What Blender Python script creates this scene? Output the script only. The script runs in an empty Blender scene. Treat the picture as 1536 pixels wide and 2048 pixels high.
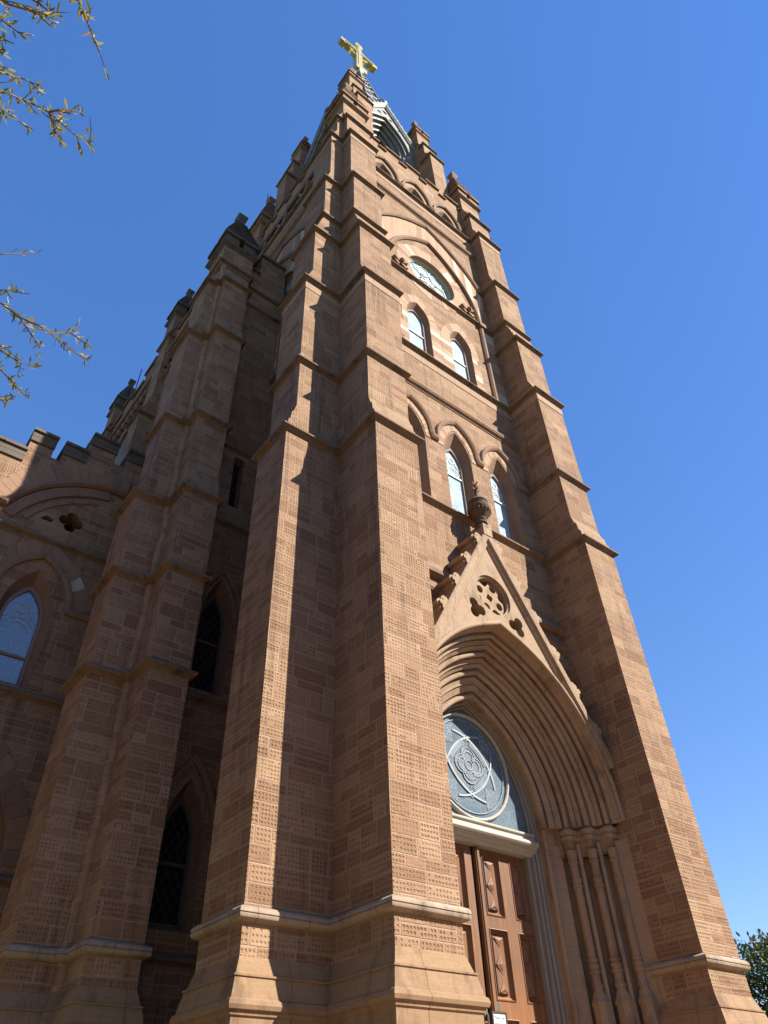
import bpy, math, random
from mathutils import Matrix, Vector
from mathutils.geometry import tessellate_polygon
PI = math.pi
rad = math.radians
S = bpy.context.scene
COL = S.collection
random.seed(7)

# ------------------------------------------------------------------ camera
cam_d = bpy.data.cameras.new('camera')
cam_d.sensor_fit = 'HORIZONTAL'
cam_d.sensor_width = 36.0
cam_d.lens = 33.851
cam_d.clip_start = 0.05
cam_d.clip_end = 3000
cam = bpy.data.objects.new('camera', cam_d)
COL.objects.link(cam)
CR, CU, CB = ((0.78524, -0.618345, -0.032366), (-0.398043, -0.544136, 0.738565), (-0.474299, -0.567068, -0.673405))
cam.matrix_world = Matrix(((CR[0], CU[0], CB[0], -9.338), (CR[1], CU[1], CB[1], -8.225), (CR[2], CU[2], CB[2], 1.6), (0, 0, 0, 1)))
S.camera = cam

# ------------------------------------------------------------------ sky, sun, exposure
SUN_AZ, SUN_EL = 35.0, 40.0          # azimuth measured from -Y towards +X
W = bpy.data.worlds.new('World')
S.world = W
W.use_nodes = True
wt = W.node_tree
wt.nodes.clear()
sky = wt.nodes.new('ShaderNodeTexSky')
sky.sky_type = 'NISHITA'
sky.sun_disc = False
sky.sun_elevation = rad(SUN_EL)
sky.sun_rotation = rad(180 - SUN_AZ)
sky.altitude = 0
sky.air_density = 1.0
sky.dust_density = 0.0
sky.ozone_density = 3.0
bg = wt.nodes.new('ShaderNodeBackground')
bg.inputs['Strength'].default_value = 0.136
wo = wt.nodes.new('ShaderNodeOutputWorld')
hsv = wt.nodes.new('ShaderNodeHueSaturation')
hsv.inputs['Saturation'].default_value = 1.14
hsv.inputs['Hue'].default_value = 0.517
wt.links.new(sky.outputs[0], hsv.inputs['Color'])
gam = wt.nodes.new('ShaderNodeGamma')
gam.inputs['Gamma'].default_value = 0.66
wt.links.new(hsv.outputs[0], gam.inputs['Color'])
hsv2 = wt.nodes.new('ShaderNodeHueSaturation')
hsv2.inputs['Saturation'].default_value = 1.28
wt.links.new(gam.outputs[0], hsv2.inputs['Color'])
wt.links.new(hsv2.outputs[0], bg.inputs['Color'])
wt.links.new(bg.outputs[0], wo.inputs['Surface'])
sd = bpy.data.lights.new('sun', 'SUN')
sd.energy = 5.0
sd.angle = rad(0.5)
sd.color = (1.0, 0.93, 0.83)
sun = bpy.data.objects.new('sun', sd)
COL.objects.link(sun)
tosun = Vector((math.sin(rad(SUN_AZ)) * math.cos(rad(SUN_EL)), -math.cos(rad(SUN_AZ)) * math.cos(rad(SUN_EL)), math.sin(rad(SUN_EL))))
sun.rotation_euler = tosun.to_track_quat('Z', 'Y').to_euler()
sun.location = (20, -40, 60)
S.view_settings.view_transform = 'Standard'
S.view_settings.look = 'None'
S.view_settings.exposure = 1.45
S.view_settings.gamma = 1

KA = 0.62      # every colour below is given for a brighter exposure

# ------------------------------------------------------------------ node helpers
class NG:
    def __init__(s, name):
        s.mat = bpy.data.materials.new(name)
        s.mat.use_nodes = True
        s.t = s.mat.node_tree
        s.t.nodes.clear()
        s.out = s.n('ShaderNodeOutputMaterial')
        s.bs = s.n('ShaderNodeBsdfPrincipled')
        s.l(s.bs.outputs[0], s.out.inputs['Surface'])

    def n(s, t):
        return s.t.nodes.new(t)

    def l(s, a, b):
        s.t.links.new(a, b)

    def put(s, v, sock):
        if isinstance(v, bpy.types.NodeSocket):
            s.l(v, sock)
        elif isinstance(v, (tuple, list)) and len(v) == 3 and sock.type == 'RGBA':
            sock.default_value = (*v, 1)
        else:
            sock.default_value = v

    def m(s, op, a, b=None, c=None, clamp=False):
        k = s.n('ShaderNodeMath')
        k.operation = op
        k.use_clamp = clamp
        s.put(a, k.inputs[0])
        if b is not None:
            s.put(b, k.inputs[1])
        if c is not None:
            s.put(c, k.inputs[2])
        return k.outputs[0]

    def xyz(s, x, y, z):
        k = s.n('ShaderNodeCombineXYZ')
        s.put(x, k.inputs[0]); s.put(y, k.inputs[1]); s.put(z, k.inputs[2])
        return k.outputs[0]

    def rnd(s, x, y=0.0, z=0.0):
        k = s.n('ShaderNodeTexWhiteNoise')
        k.noise_dimensions = '3D'
        s.l(s.xyz(x, y, z), k.inputs['Vector'])
        return k.outputs['Value']

    def noise(s, vec, scale, detail=3.0, rough=0.55):
        k = s.n('ShaderNodeTexNoise')
        s.l(vec, k.inputs['Vector'])
        k.inputs['Scale'].default_value = scale
        k.inputs['Detail'].default_value = detail
        k.inputs['Roughness'].default_value = rough
        return k.outputs['Fac']

    def ramp(s, fac, stops):
        k = s.n('ShaderNodeValToRGB')
        e = k.color_ramp.elements
        while len(e) < len(stops):
            e.new(0.5)
        for i, (p, c) in enumerate(stops):
            e[i].position = p
            e[i].color = (*c, 1)
        s.put(fac, k.inputs[0])
        return k.outputs[0]

    def mix(s, f, a, b, mode='MIX'):
        k = s.n('ShaderNodeMix')
        k.data_type = 'RGBA'
        k.blend_type = mode
        s.put(f, k.inputs[0]); s.put(a, k.inputs[6]); s.put(b, k.inputs[7])
        return k.outputs[2]

    def step(s, v, lo, hi):
        k = s.n('ShaderNodeMapRange')
        k.interpolation_type = 'SMOOTHSTEP'
        s.put(v, k.inputs[0])
        k.inputs[1].default_value = lo; k.inputs[2].default_value = hi
        return k.outputs[0]

    def pos(s):
        g = s.n('ShaderNodeNewGeometry')
        return g.outputs['Position'], g.outputs['True Normal']

    def sep(s, v):
        k = s.n('ShaderNodeSeparateXYZ')
        s.l(v, k.inputs[0])
        return k.outputs

    def scale(s, v, sc):
        k = s.n('ShaderNodeMapping')
        k.inputs['Scale'].default_value = sc
        s.l(v, k.inputs[0])
        return k.outputs[0]

    def fin(s, col, rough=0.85, height=None, dist=0.02, strength=1.0, spec=0.3, metal=0.0):
        if isinstance(col, bpy.types.NodeSocket):
            col = s.mix(1.0, col, (KA, KA, KA), 'MULTIPLY')
        else:
            col = tuple(KA * x for x in col)
        s.put(col, s.bs.inputs['Base Color'])
        s.put(rough, s.bs.inputs['Roughness'])
        s.bs.inputs['Specular IOR Level'].default_value = spec
        s.bs.inputs['Metallic'].default_value = metal
        if height is not None:
            b = s.n('ShaderNodeBump')
            b.inputs['Strength'].default_value = strength
            b.inputs['Distance'].default_value = dist
            s.l(height, b.inputs['Height'])
            s.l(b.outputs[0], s.bs.inputs['Normal'])
        return s.mat


def masonry(name, dots=True, H=0.44, CW=0.86, tint=((0.0, (0.20, 0.105, 0.062)), (0.20, (0.31, 0.180, 0.106)), (0.68, (0.418, 0.267, 0.160)), (1.0, (0.51, 0.350, 0.22)))):
    g = NG(name)
    P, N = g.pos()
    px, py, pz = g.sep(P)
    nx, ny, nz = g.sep(N)
    side = g.m('GREATER_THAN', g.m('ABSOLUTE', nx), g.m('ABSOLUTE', ny))
    u = g.m('ADD', g.m('MULTIPLY', px, g.m('SUBTRACT', 1.0, side)), g.m('MULTIPLY', g.m('ADD', py, 31.7), side))
    v1 = g.m('DIVIDE', pz, H)
    i = g.m('FLOOR', v1)
    fv = g.m('MULTIPLY', g.m('FRACT', v1), H)
    off = g.m('MULTIPLY', g.rnd(i, 3.3, side), 9.0)
    u1 = g.m('DIVIDE', g.m('ADD', u, off), CW)
    j = g.m('FLOOR', u1)
    fu = g.m('MULTIPLY', g.m('FRACT', u1), CW)
    s = g.m('ADD', 0.14, g.m('MULTIPLY', g.m('FLOOR', g.m('MULTIPLY', g.rnd(i, j, 1.1), 2.99)), 0.08))
    row = g.m('GREATER_THAN', fv, s)
    vy = g.m('SUBTRACT', fv, g.m('MULTIPLY', row, s))
    h = g.m('ADD', g.m('MULTIPLY', row, g.m('SUBTRACT', H, g.m('MULTIPLY', s, 2.0))), s)
    t = g.m('ADD', 0.22, g.m('MULTIPLY', g.rnd(i, j, g.m('ADD', row, 5.0)), 0.42))
    colm = g.m('GREATER_THAN', fu, t)
    ux = g.m('SUBTRACT', fu, g.m('MULTIPLY', colm, t))
    w = g.m('ADD', g.m('MULTIPLY', colm, g.m('SUBTRACT', CW, g.m('MULTIPLY', t, 2.0))), t)
    bi = g.m('ADD', i, g.m('MULTIPLY', row, 0.37))
    bj = g.m('ADD', j, g.m('MULTIPLY', colm, 0.53))
    # a tall block is sometimes two shallow ones
    tall = g.m('MULTIPLY', g.m('GREATER_THAN', h, 0.25), g.m('GREATER_THAN', g.rnd(bi, bj, 9.0), 0.55))
    h2 = g.m('MULTIPLY', h, g.m('SUBTRACT', 1.0, g.m('MULTIPLY', tall, 0.5)))
    up = g.m('GREATER_THAN', vy, h2)
    vy2 = g.m('SUBTRACT', vy, g.m('MULTIPLY', up, h2))
    bk = g.m('ADD', 2.0, g.m('MULTIPLY', up, 0.71))
    hsh = g.rnd(bi, bj, bk)
    hsh2 = g.rnd(bi, bj, g.m('ADD', bk, 7.0))
    dx = g.m('MINIMUM', ux, g.m('SUBTRACT', w, ux))
    dy = g.m('MINIMUM', vy2, g.m('SUBTRACT', h2, vy2))
    wob = g.m('MULTIPLY', g.m('SUBTRACT', g.noise(P, 14.0, 2.0), 0.5), 0.008)
    e = g.m('ADD', g.m('MINIMUM', dx, dy), wob)
    vert = g.m('LESS_THAN', g.m('ABSOLUTE', nz), 0.25)
    mort = g.m('SUBTRACT', 1.0, g.step(e, 0.0035, 0.0105))
    big = g.noise(g.scale(P, (0.35, 0.35, 0.55)), 1.0, 4.0, 0.6)
    fine = g.noise(P, 26.0, 4.0, 0.65)
    bed = g.noise(g.scale(P, (1.6, 1.6, 16.0)), 2.2, 4.0, 0.6)
    fac = g.m('ADD', g.m('MULTIPLY', hsh, 0.62), g.m('MULTIPLY', big, 0.38))
    base = g.ramp(fac, tint)
    base = g.mix(g.m('MULTIPLY', g.m('GREATER_THAN', hsh2, 0.88), 0.33), base, (0.31, 0.15, 0.085))
    base = g.mix(0.45, base, g.ramp(bed, [(0.3, (0.42, 0.40, 0.38)), (0.7, (0.60, 0.60, 0.60))]), 'OVERLAY')
    base = g.mix(0.30, base, g.ramp(fine, [(0.3, (0.36, 0.36, 0.36)), (0.7, (0.64, 0.64, 0.64))]), 'OVERLAY')
    hh = g.m('ADD', g.m('MULTIPLY', fine, 0.10), g.m('MULTIPLY', bed, 0.22))
    if dots:
        gsz = 0.054
        mg = 0.017

        def centre(x, wid):
            inner = g.m('SUBTRACT', wid, 2 * mg)
            cnt = g.m('MAXIMUM', 1.0, g.m('ROUND', g.m('DIVIDE', inner, gsz)))
            p = g.m('DIVIDE', inner, cnt)
            return g.m('ADD', mg, g.m('MULTIPLY', g.m('ADD', g.m('FLOOR', g.m('DIVIDE', g.m('SUBTRACT', x, mg), p)), 0.5), p))
        cx = centre(ux, w)
        cy = centre(vy2, h2)
        okk = g.m('GREATER_THAN', g.m('MINIMUM', dx, dy), 0.014)
        keep = g.m('LESS_THAN', g.rnd(cx, cy, g.m('ADD', g.m('ADD', bi, bj), 1.0)), 0.93)
        plain = g.m('LESS_THAN', hsh2, 0.965)
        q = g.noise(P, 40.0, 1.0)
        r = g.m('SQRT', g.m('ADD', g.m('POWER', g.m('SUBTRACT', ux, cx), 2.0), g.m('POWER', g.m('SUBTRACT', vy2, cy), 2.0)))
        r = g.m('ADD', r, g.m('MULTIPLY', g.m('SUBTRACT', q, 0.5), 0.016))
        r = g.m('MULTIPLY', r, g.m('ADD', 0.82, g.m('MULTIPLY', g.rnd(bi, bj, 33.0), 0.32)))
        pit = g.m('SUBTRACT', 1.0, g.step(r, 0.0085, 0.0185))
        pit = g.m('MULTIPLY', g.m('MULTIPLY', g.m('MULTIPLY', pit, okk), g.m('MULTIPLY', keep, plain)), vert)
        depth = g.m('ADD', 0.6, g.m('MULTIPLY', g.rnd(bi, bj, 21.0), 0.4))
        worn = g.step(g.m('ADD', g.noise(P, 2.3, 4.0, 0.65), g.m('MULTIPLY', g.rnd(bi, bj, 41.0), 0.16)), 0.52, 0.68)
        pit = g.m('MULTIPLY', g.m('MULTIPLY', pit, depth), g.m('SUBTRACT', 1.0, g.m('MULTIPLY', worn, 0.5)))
        ero = g.step(g.noise(g.scale(P, (1.0, 1.0, 3.5)), 3.1, 5.0, 0.7), 0.60, 0.72)
        hh = g.m('SUBTRACT', hh, g.m('MULTIPLY', ero, 0.45))
        base = g.mix(g.m('MULTIPLY', ero, 0.45), base, (0.235, 0.135, 0.08))
        base = g.mix(g.m('MULTIPLY', pit, 0.60), base, (0.13, 0.075, 0.045))  # shade inside the pits painted into the colour, as bump casts none
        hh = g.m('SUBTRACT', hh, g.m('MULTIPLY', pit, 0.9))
        chis = g.noise(g.scale(P, (9.0, 9.0, 30.0)), 1.6, 3.0, 0.7)
        hh = g.m('ADD', hh, g.m('MULTIPLY', g.m('MULTIPLY', g.m('SUBTRACT', chis, 0.5), g.rnd(bi, bj, 51.0)), 0.9))
    strk = g.noise(g.scale(P, (3.2, 3.2, 0.16)), 1.6, 5.0, 0.65)
    soot = g.m('MULTIPLY', g.step(strk, 0.50, 0.70), g.step(g.noise(P, 0.33, 3.0, 0.6), 0.36, 0.60))
    base = g.mix(g.m('MULTIPLY', soot, 0.72), base, (0.15, 0.095, 0.064))
    mm = g.m('MULTIPLY', mort, vert)
    base = g.mix(g.m('MULTIPLY', mm, 0.8), base, (0.47, 0.35, 0.255))
    hh = g.m('SUBTRACT', hh, g.m('MULTIPLY', mm, 0.35))
    return g.fin(base, 0.92, hh, 0.022, 0.9, 0.2)


def stone(name, c0, c1, bedded=0.5, stain=None, joint=None, bump=0.35, polar=False):
    g = NG(name)
    P, N = g.pos()
    big = g.noise(g.scale(P, (0.8, 0.8, 0.8)), 1.3, 5.0, 0.6)
    bed = g.noise(g.scale(P, (1.2, 1.2, 14.0)), 2.0, 5.0, 0.65)
    fine = g.noise(P, 30.0, 4.0, 0.7)
    f = g.m('ADD', g.m('MULTIPLY', big, 1.0 - bedded), g.m('MULTIPLY', bed, bedded))
    col = g.ramp(f, [(0.28, c0), (0.72, c1)])
    col = g.mix(0.35, col, g.ramp(fine, [(0.3, (0.36, 0.36, 0.36)), (0.7, (0.64, 0.64, 0.64))]), 'OVERLAY')
    if stain:
        st = g.noise(g.scale(P, (1.5, 1.5, 0.7)), 1.7, 6.0, 0.7)
        col = g.mix(g.step(st, 0.5, 0.68), col, stain)
    strk = g.noise(g.scale(P, (3.0, 3.0, 0.2)), 1.7, 5.0, 0.65)
    col = g.mix(g.m('MULTIPLY', g.step(strk, 0.54, 0.74), 0.45), col, tuple(0.5 * x for x in c0))
    h = g.m('ADD', g.m('MULTIPLY', fine, 0.4), g.m('MULTIPLY', bed, 0.4))
    if joint:
        px, py, pz = g.sep(P)
        nx, ny, nz = g.sep(N)
        side = g.m('GREATER_THAN', g.m('ABSOLUTE', nx), g.m('ABSOLUTE', ny))
        u = g.m('ADD', g.m('MULTIPLY', px, g.m('SUBTRACT', 1.0, side)), g.m('MULTIPLY', g.m('ADD', py, 1.37), side))
        if polar:      # joints run square to the curve of the doorway arch
            u = g.m('MULTIPLY', g.m('ARCTAN2', g.m('SUBTRACT', pz, 6.12), g.m('ADD', g.m('ABSOLUTE', px), 0.85)), 2.8)
        jf = g.m('ABSOLUTE', g.m('SUBTRACT', g.m('FRACT', g.m('DIVIDE', u, joint)), 0.5))
        jm = g.m('SUBTRACT', 1.0, g.step(jf, 0.004 / joint, 0.010 / joint))
        col = g.mix(g.m('MULTIPLY', jm, 0.3 if polar else 0.6), col, (0.14, 0.09, 0.06))
        h = g.m('SUBTRACT', h, g.m('MULTIPLY', jm, 0.15 if polar else 0.5))
    return g.fin(col, 0.9, h, 0.015, bump, 0.25)


def glass(name, c0, c1, lead, rough, spec, cells=9.0, diamond=False, leadw=0.05, coat=0.0):
    g = NG(name)
    P, N = g.pos()
    px, py, pz = g.sep(P)
    u = g.m('ADD', px, g.m('MULTIPLY', py, 0.7))
    if diamond:
        a = g.m('ABSOLUTE', g.m('SUBTRACT', g.m('FRACT', g.m('MULTIPLY', g.m('ADD', u, g.m('MULTIPLY', pz, 0.62)), diamond)), 0.5))
        b = g.m('ABSOLUTE', g.m('SUBTRACT', g.m('FRACT', g.m('MULTIPLY', g.m('SUBTRACT', u, g.m('MULTIPLY', pz, 0.62)), diamond)), 0.5))
        ln = g.m('SUBTRACT', 1.0, g.step(g.m('MINIMUM', a, b), 0.02, 0.06))
    else:
        vz = g.n('ShaderNodeTexVoronoi')
        vz.feature = 'DISTANCE_TO_EDGE'
        vz.inputs['Scale'].default_value = cells
        g.l(P, vz.inputs['Vector'])
        ln = g.m('SUBTRACT', 1.0, g.step(vz.outputs['Distance'], leadw * 0.3, leadw))
    big = g.noise(P, 2.2, 4.0, 0.6)
    col = g.ramp(big, [(0.3, c0), (0.7, c1)])
    col = g.mix(g.m('MULTIPLY', ln, 0.55), col, lead)
    m = g.fin(col, rough, g.noise(P, 1.6, 2.0), 0.02, 0.15, spec)
    g.bs.inputs['Coat Weight'].default_value = coat
    g.bs.inputs['Coat Roughness'].default_value = 0.05
    return m


def wood(name, c0, c1, sc=(9.0, 9.0, 0.7), rough=0.5, bump=0.2, foot=None):
    g = NG(name)
    P, N = g.pos()
    gr = g.noise(g.scale(P, sc), 2.4, 5.0, 0.65)
    big = g.noise(P, 1.3, 3.0, 0.5)
    col = g.ramp(g.m('ADD', g.m('MULTIPLY', gr, 0.7), g.m('MULTIPLY', big, 0.3)), [(0.3, c0), (0.7, c1)])
    if foot:
        c2 = g.ramp(g.m('ADD', g.m('MULTIPLY', gr, 0.7), g.m('MULTIPLY', big, 0.3)), [(0.3, foot[0]), (0.7, foot[1])])
        col = g.mix(g.step(g.m('ADD', g.sep(P)[2], g.m('MULTIPLY', big, 1.2)), 4.6, 3.6), col, c2)
    return g.fin(col, rough, gr, 0.004, bump, 0.35)


def flat(name, col, rough=0.6, metal=0.0, spec=0.4, var=0.0):
    g = NG(name)
    if var:
        P, N = g.pos()
        f = g.noise(P, 5.0, 5.0, 0.65)
        c = g.ramp(f, [(0.3, tuple(x * (1 - var) for x in col)), (0.7, tuple(min(1, x * (1 + var)) for x in col))])
        return g.fin(c, rough, f, 0.01, 0.25, spec, metal)
    return g.fin(col, rough, None, spec=spec, metal=metal)


M = {}
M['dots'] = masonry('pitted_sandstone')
M['ashlar'] = masonry('plain_sandstone_ashlar', dots=False, H=0.5, CW=0.95)
M['trim'] = stone('sandstone_moulding', (0.27, 0.16, 0.10), (0.36, 0.225, 0.14), 0.5, stain=(0.21, 0.14, 0.10), joint=1.1)
M['lip'] = stone('weathered_sandstone_lip', (0.19, 0.13, 0.085), (0.28, 0.19, 0.125), 0.4, stain=(0.105, 0.085, 0.062), joint=1.1)
M['plinth'] = stone('sandstone_plinth', (0.30, 0.188, 0.104), (0.42, 0.272, 0.158), 0.65, stain=(0.22, 0.135, 0.08), joint=0.93)
M['band'] = stone('grey_weathered_stone_band', (0.36, 0.275, 0.195), (0.49, 0.385, 0.285), 0.3, stain=(0.24, 0.185, 0.135), joint=0.72)
M['smooth'] = stone('smooth_sandstone', (0.37, 0.24, 0.15), (0.47, 0.315, 0.21), 0.55, joint=0.61)
M['portal'] = stone('carved_sandstone', (0.35, 0.235, 0.148), (0.50, 0.362, 0.24), 0.55, stain=(0.27, 0.18, 0.115), joint=0.83, bump=0.5)
M['portal_plain'] = stone('carved_sandstone_shaft', (0.33, 0.222, 0.14), (0.46, 0.33, 0.22), 0.4, stain=(0.25, 0.165, 0.105))
M['portal_arch'] = stone('carved_arch_sandstone', (0.35, 0.235, 0.148), (0.50, 0.362, 0.24), 0.4, stain=(0.27, 0.18, 0.115), joint=0.92, bump=0.4, polar=True)
M['vous_l'] = stone('pale_voussoir', (0.56, 0.46, 0.36), (0.70, 0.60, 0.50), 0.5)
M['vous_m'] = stone('tan_voussoir', (0.44, 0.29, 0.18), (0.53, 0.365, 0.24), 0.5)
M['vous_d'] = stone('brown_voussoir', (0.33, 0.20, 0.125), (0.42, 0.26, 0.165), 0.5)
M['capstone'] = stone('dark_weathered_capstone', (0.12, 0.095, 0.072), (0.20, 0.16, 0.12), 0.4, stain=(0.06, 0.055, 0.045))
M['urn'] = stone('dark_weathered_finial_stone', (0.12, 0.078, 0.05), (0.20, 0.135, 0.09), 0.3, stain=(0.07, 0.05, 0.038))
M['reddish'] = stone('mauve_painted_window_frame', (0.27, 0.20, 0.19), (0.36, 0.275, 0.26), 0.2)
M['g_sun'] = glass('hazy_protective_glazing', (0.22, 0.34, 0.42), (0.48, 0.62, 0.68), (0.56, 0.66, 0.70), 0.6, 0.04, 9.0, leadw=0.09)
M['g_dark'] = glass('dark_leaded_glass', (0.006, 0.006, 0.008), (0.012, 0.012, 0.016), (0.14, 0.135, 0.135), 0.15, 0.35, diamond=6.5)
M['g_blue'] = glass('sky_reflecting_leaded_glass', (0.10, 0.125, 0.155), (0.17, 0.20, 0.235), (0.42, 0.45, 0.48), 0.12, 0.9, 13.0, leadw=0.055, coat=1.0)
M['g_tymp'] = glass('dusty_leaded_glass', (0.105, 0.155, 0.20), (0.20, 0.26, 0.31), (0.30, 0.36, 0.40), 0.6, 0.03, 5.0, leadw=0.03, coat=0.0)
M['g_pat'] = glass('leaded_pattern_glass', (0.14, 0.18, 0.23), (0.20, 0.245, 0.30), (0.44, 0.50, 0.54), 0.6, 0.04, 18.0, leadw=0.085)
M['lead'] = flat('pale_lead_bars', (0.55, 0.58, 0.58), 0.6, var=0.15)
M['leadgrey'] = flat('grey_lead_bars', (0.34, 0.40, 0.43), 0.6, var=0.2)
M['wood'] = wood('varnished_door_wood', (0.15, 0.066, 0.029), (0.30, 0.145, 0.068), foot=((0.25, 0.088, 0.028), (0.40, 0.165, 0.058)))
M['woodh'] = wood('varnished_door_rail_wood', (0.25, 0.095, 0.034), (0.42, 0.18, 0.07), sc=(0.7, 9.0, 9.0))
M['frame'] = wood('weathered_grey_painted_wood', (0.24, 0.225, 0.20), (0.36, 0.335, 0.29), rough=0.75)
M['darkframe'] = wood('dark_weathered_window_wood', (0.10, 0.085, 0.075), (0.15, 0.13, 0.115), rough=0.8)
M['transom'] = wood('cream_grey_painted_wood', (0.40, 0.385, 0.325), (0.60, 0.57, 0.485), sc=(0.7, 9.0, 9.0), rough=0.75)
M['bar'] = flat('white_glazing_bar', (0.60, 0.60, 0.56), 0.6, var=0.1)
M['void'] = flat('dark_interior', (0.012, 0.011, 0.01), 0.9)
M['zinc'] = flat('grey_green_sheet_metal', (0.22, 0.222, 0.20), 0.55, 0.0, 0.4, var=0.25)
M['zincd'] = flat('dark_spire_metal', (0.10, 0.115, 0.11), 0.5, 0.0, 0.5, var=0.25)
M['gold'] = flat('pale_gold_leaf', (0.84, 0.73, 0.30), 0.30, 0.6, 0.5, var=0.08)
M['brass'] = flat('tarnished_brass', (0.25, 0.26, 0.21), 0.4, 0.7, 0.5)
M['white'] = flat('white_paper', (0.82, 0.82, 0.80), 0.6)
M['steel'] = flat('dark_steel_frame', (0.08, 0.085, 0.09), 0.4, 0.3)
M['ink'] = flat('grey_print', (0.36, 0.36, 0.35), 0.7)
M['bark'] = flat('grey_brown_bark', (0.16, 0.125, 0.095), 0.9, var=0.3)
M['grass'] = flat('mown_grass', (0.075, 0.10, 0.035), 0.95, var=0.4)
M['paving'] = stone('brick_paving', (0.46, 0.29, 0.18), (0.58, 0.37, 0.235), 0.2, joint=0.9)
M['asphalt'] = flat('asphalt', (0.055, 0.055, 0.055), 0.9, var=0.2)


def leaf_mat(name, cols, trans=0.3):
    g = NG(name)
    g.bs.inputs['Roughness'].default_value = 0.5
    oi = g.n('ShaderNodeNewGeometry')
    col = g.ramp(oi.outputs['Random Per Island'], [(p, tuple(0.75 * x for x in c)) for p, c in cols])
    g.l(col, g.bs.inputs['Base Color'])
    tr = g.n('ShaderNodeBsdfTranslucent')
    g.l(col, tr.inputs['Color'])
    mx = g.n('ShaderNodeMixShader')
    mx.inputs[0].default_value = trans
    g.l(g.bs.outputs[0], mx.inputs[1]); g.l(tr.outputs[0], mx.inputs[2])
    g.l(mx.outputs[0], g.out.inputs['Surface'])
    return g.mat


M['willow'] = leaf_mat('willow_oak_leaf', [(0.0, (0.13, 0.165, 0.065)), (0.5, (0.22, 0.245, 0.095)), (0.84, (0.33, 0.31, 0.13)), (0.93, (0.36, 0.16, 0.06)), (1.0, (0.55, 0.54, 0.44))], 0.55)
M['oak'] = leaf_mat('live_oak_leaf', [(0.0, (0.05, 0.075, 0.022)), (0.5, (0.095, 0.12, 0.034)), (1.0, (0.16, 0.165, 0.045))], 0.25)


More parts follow.
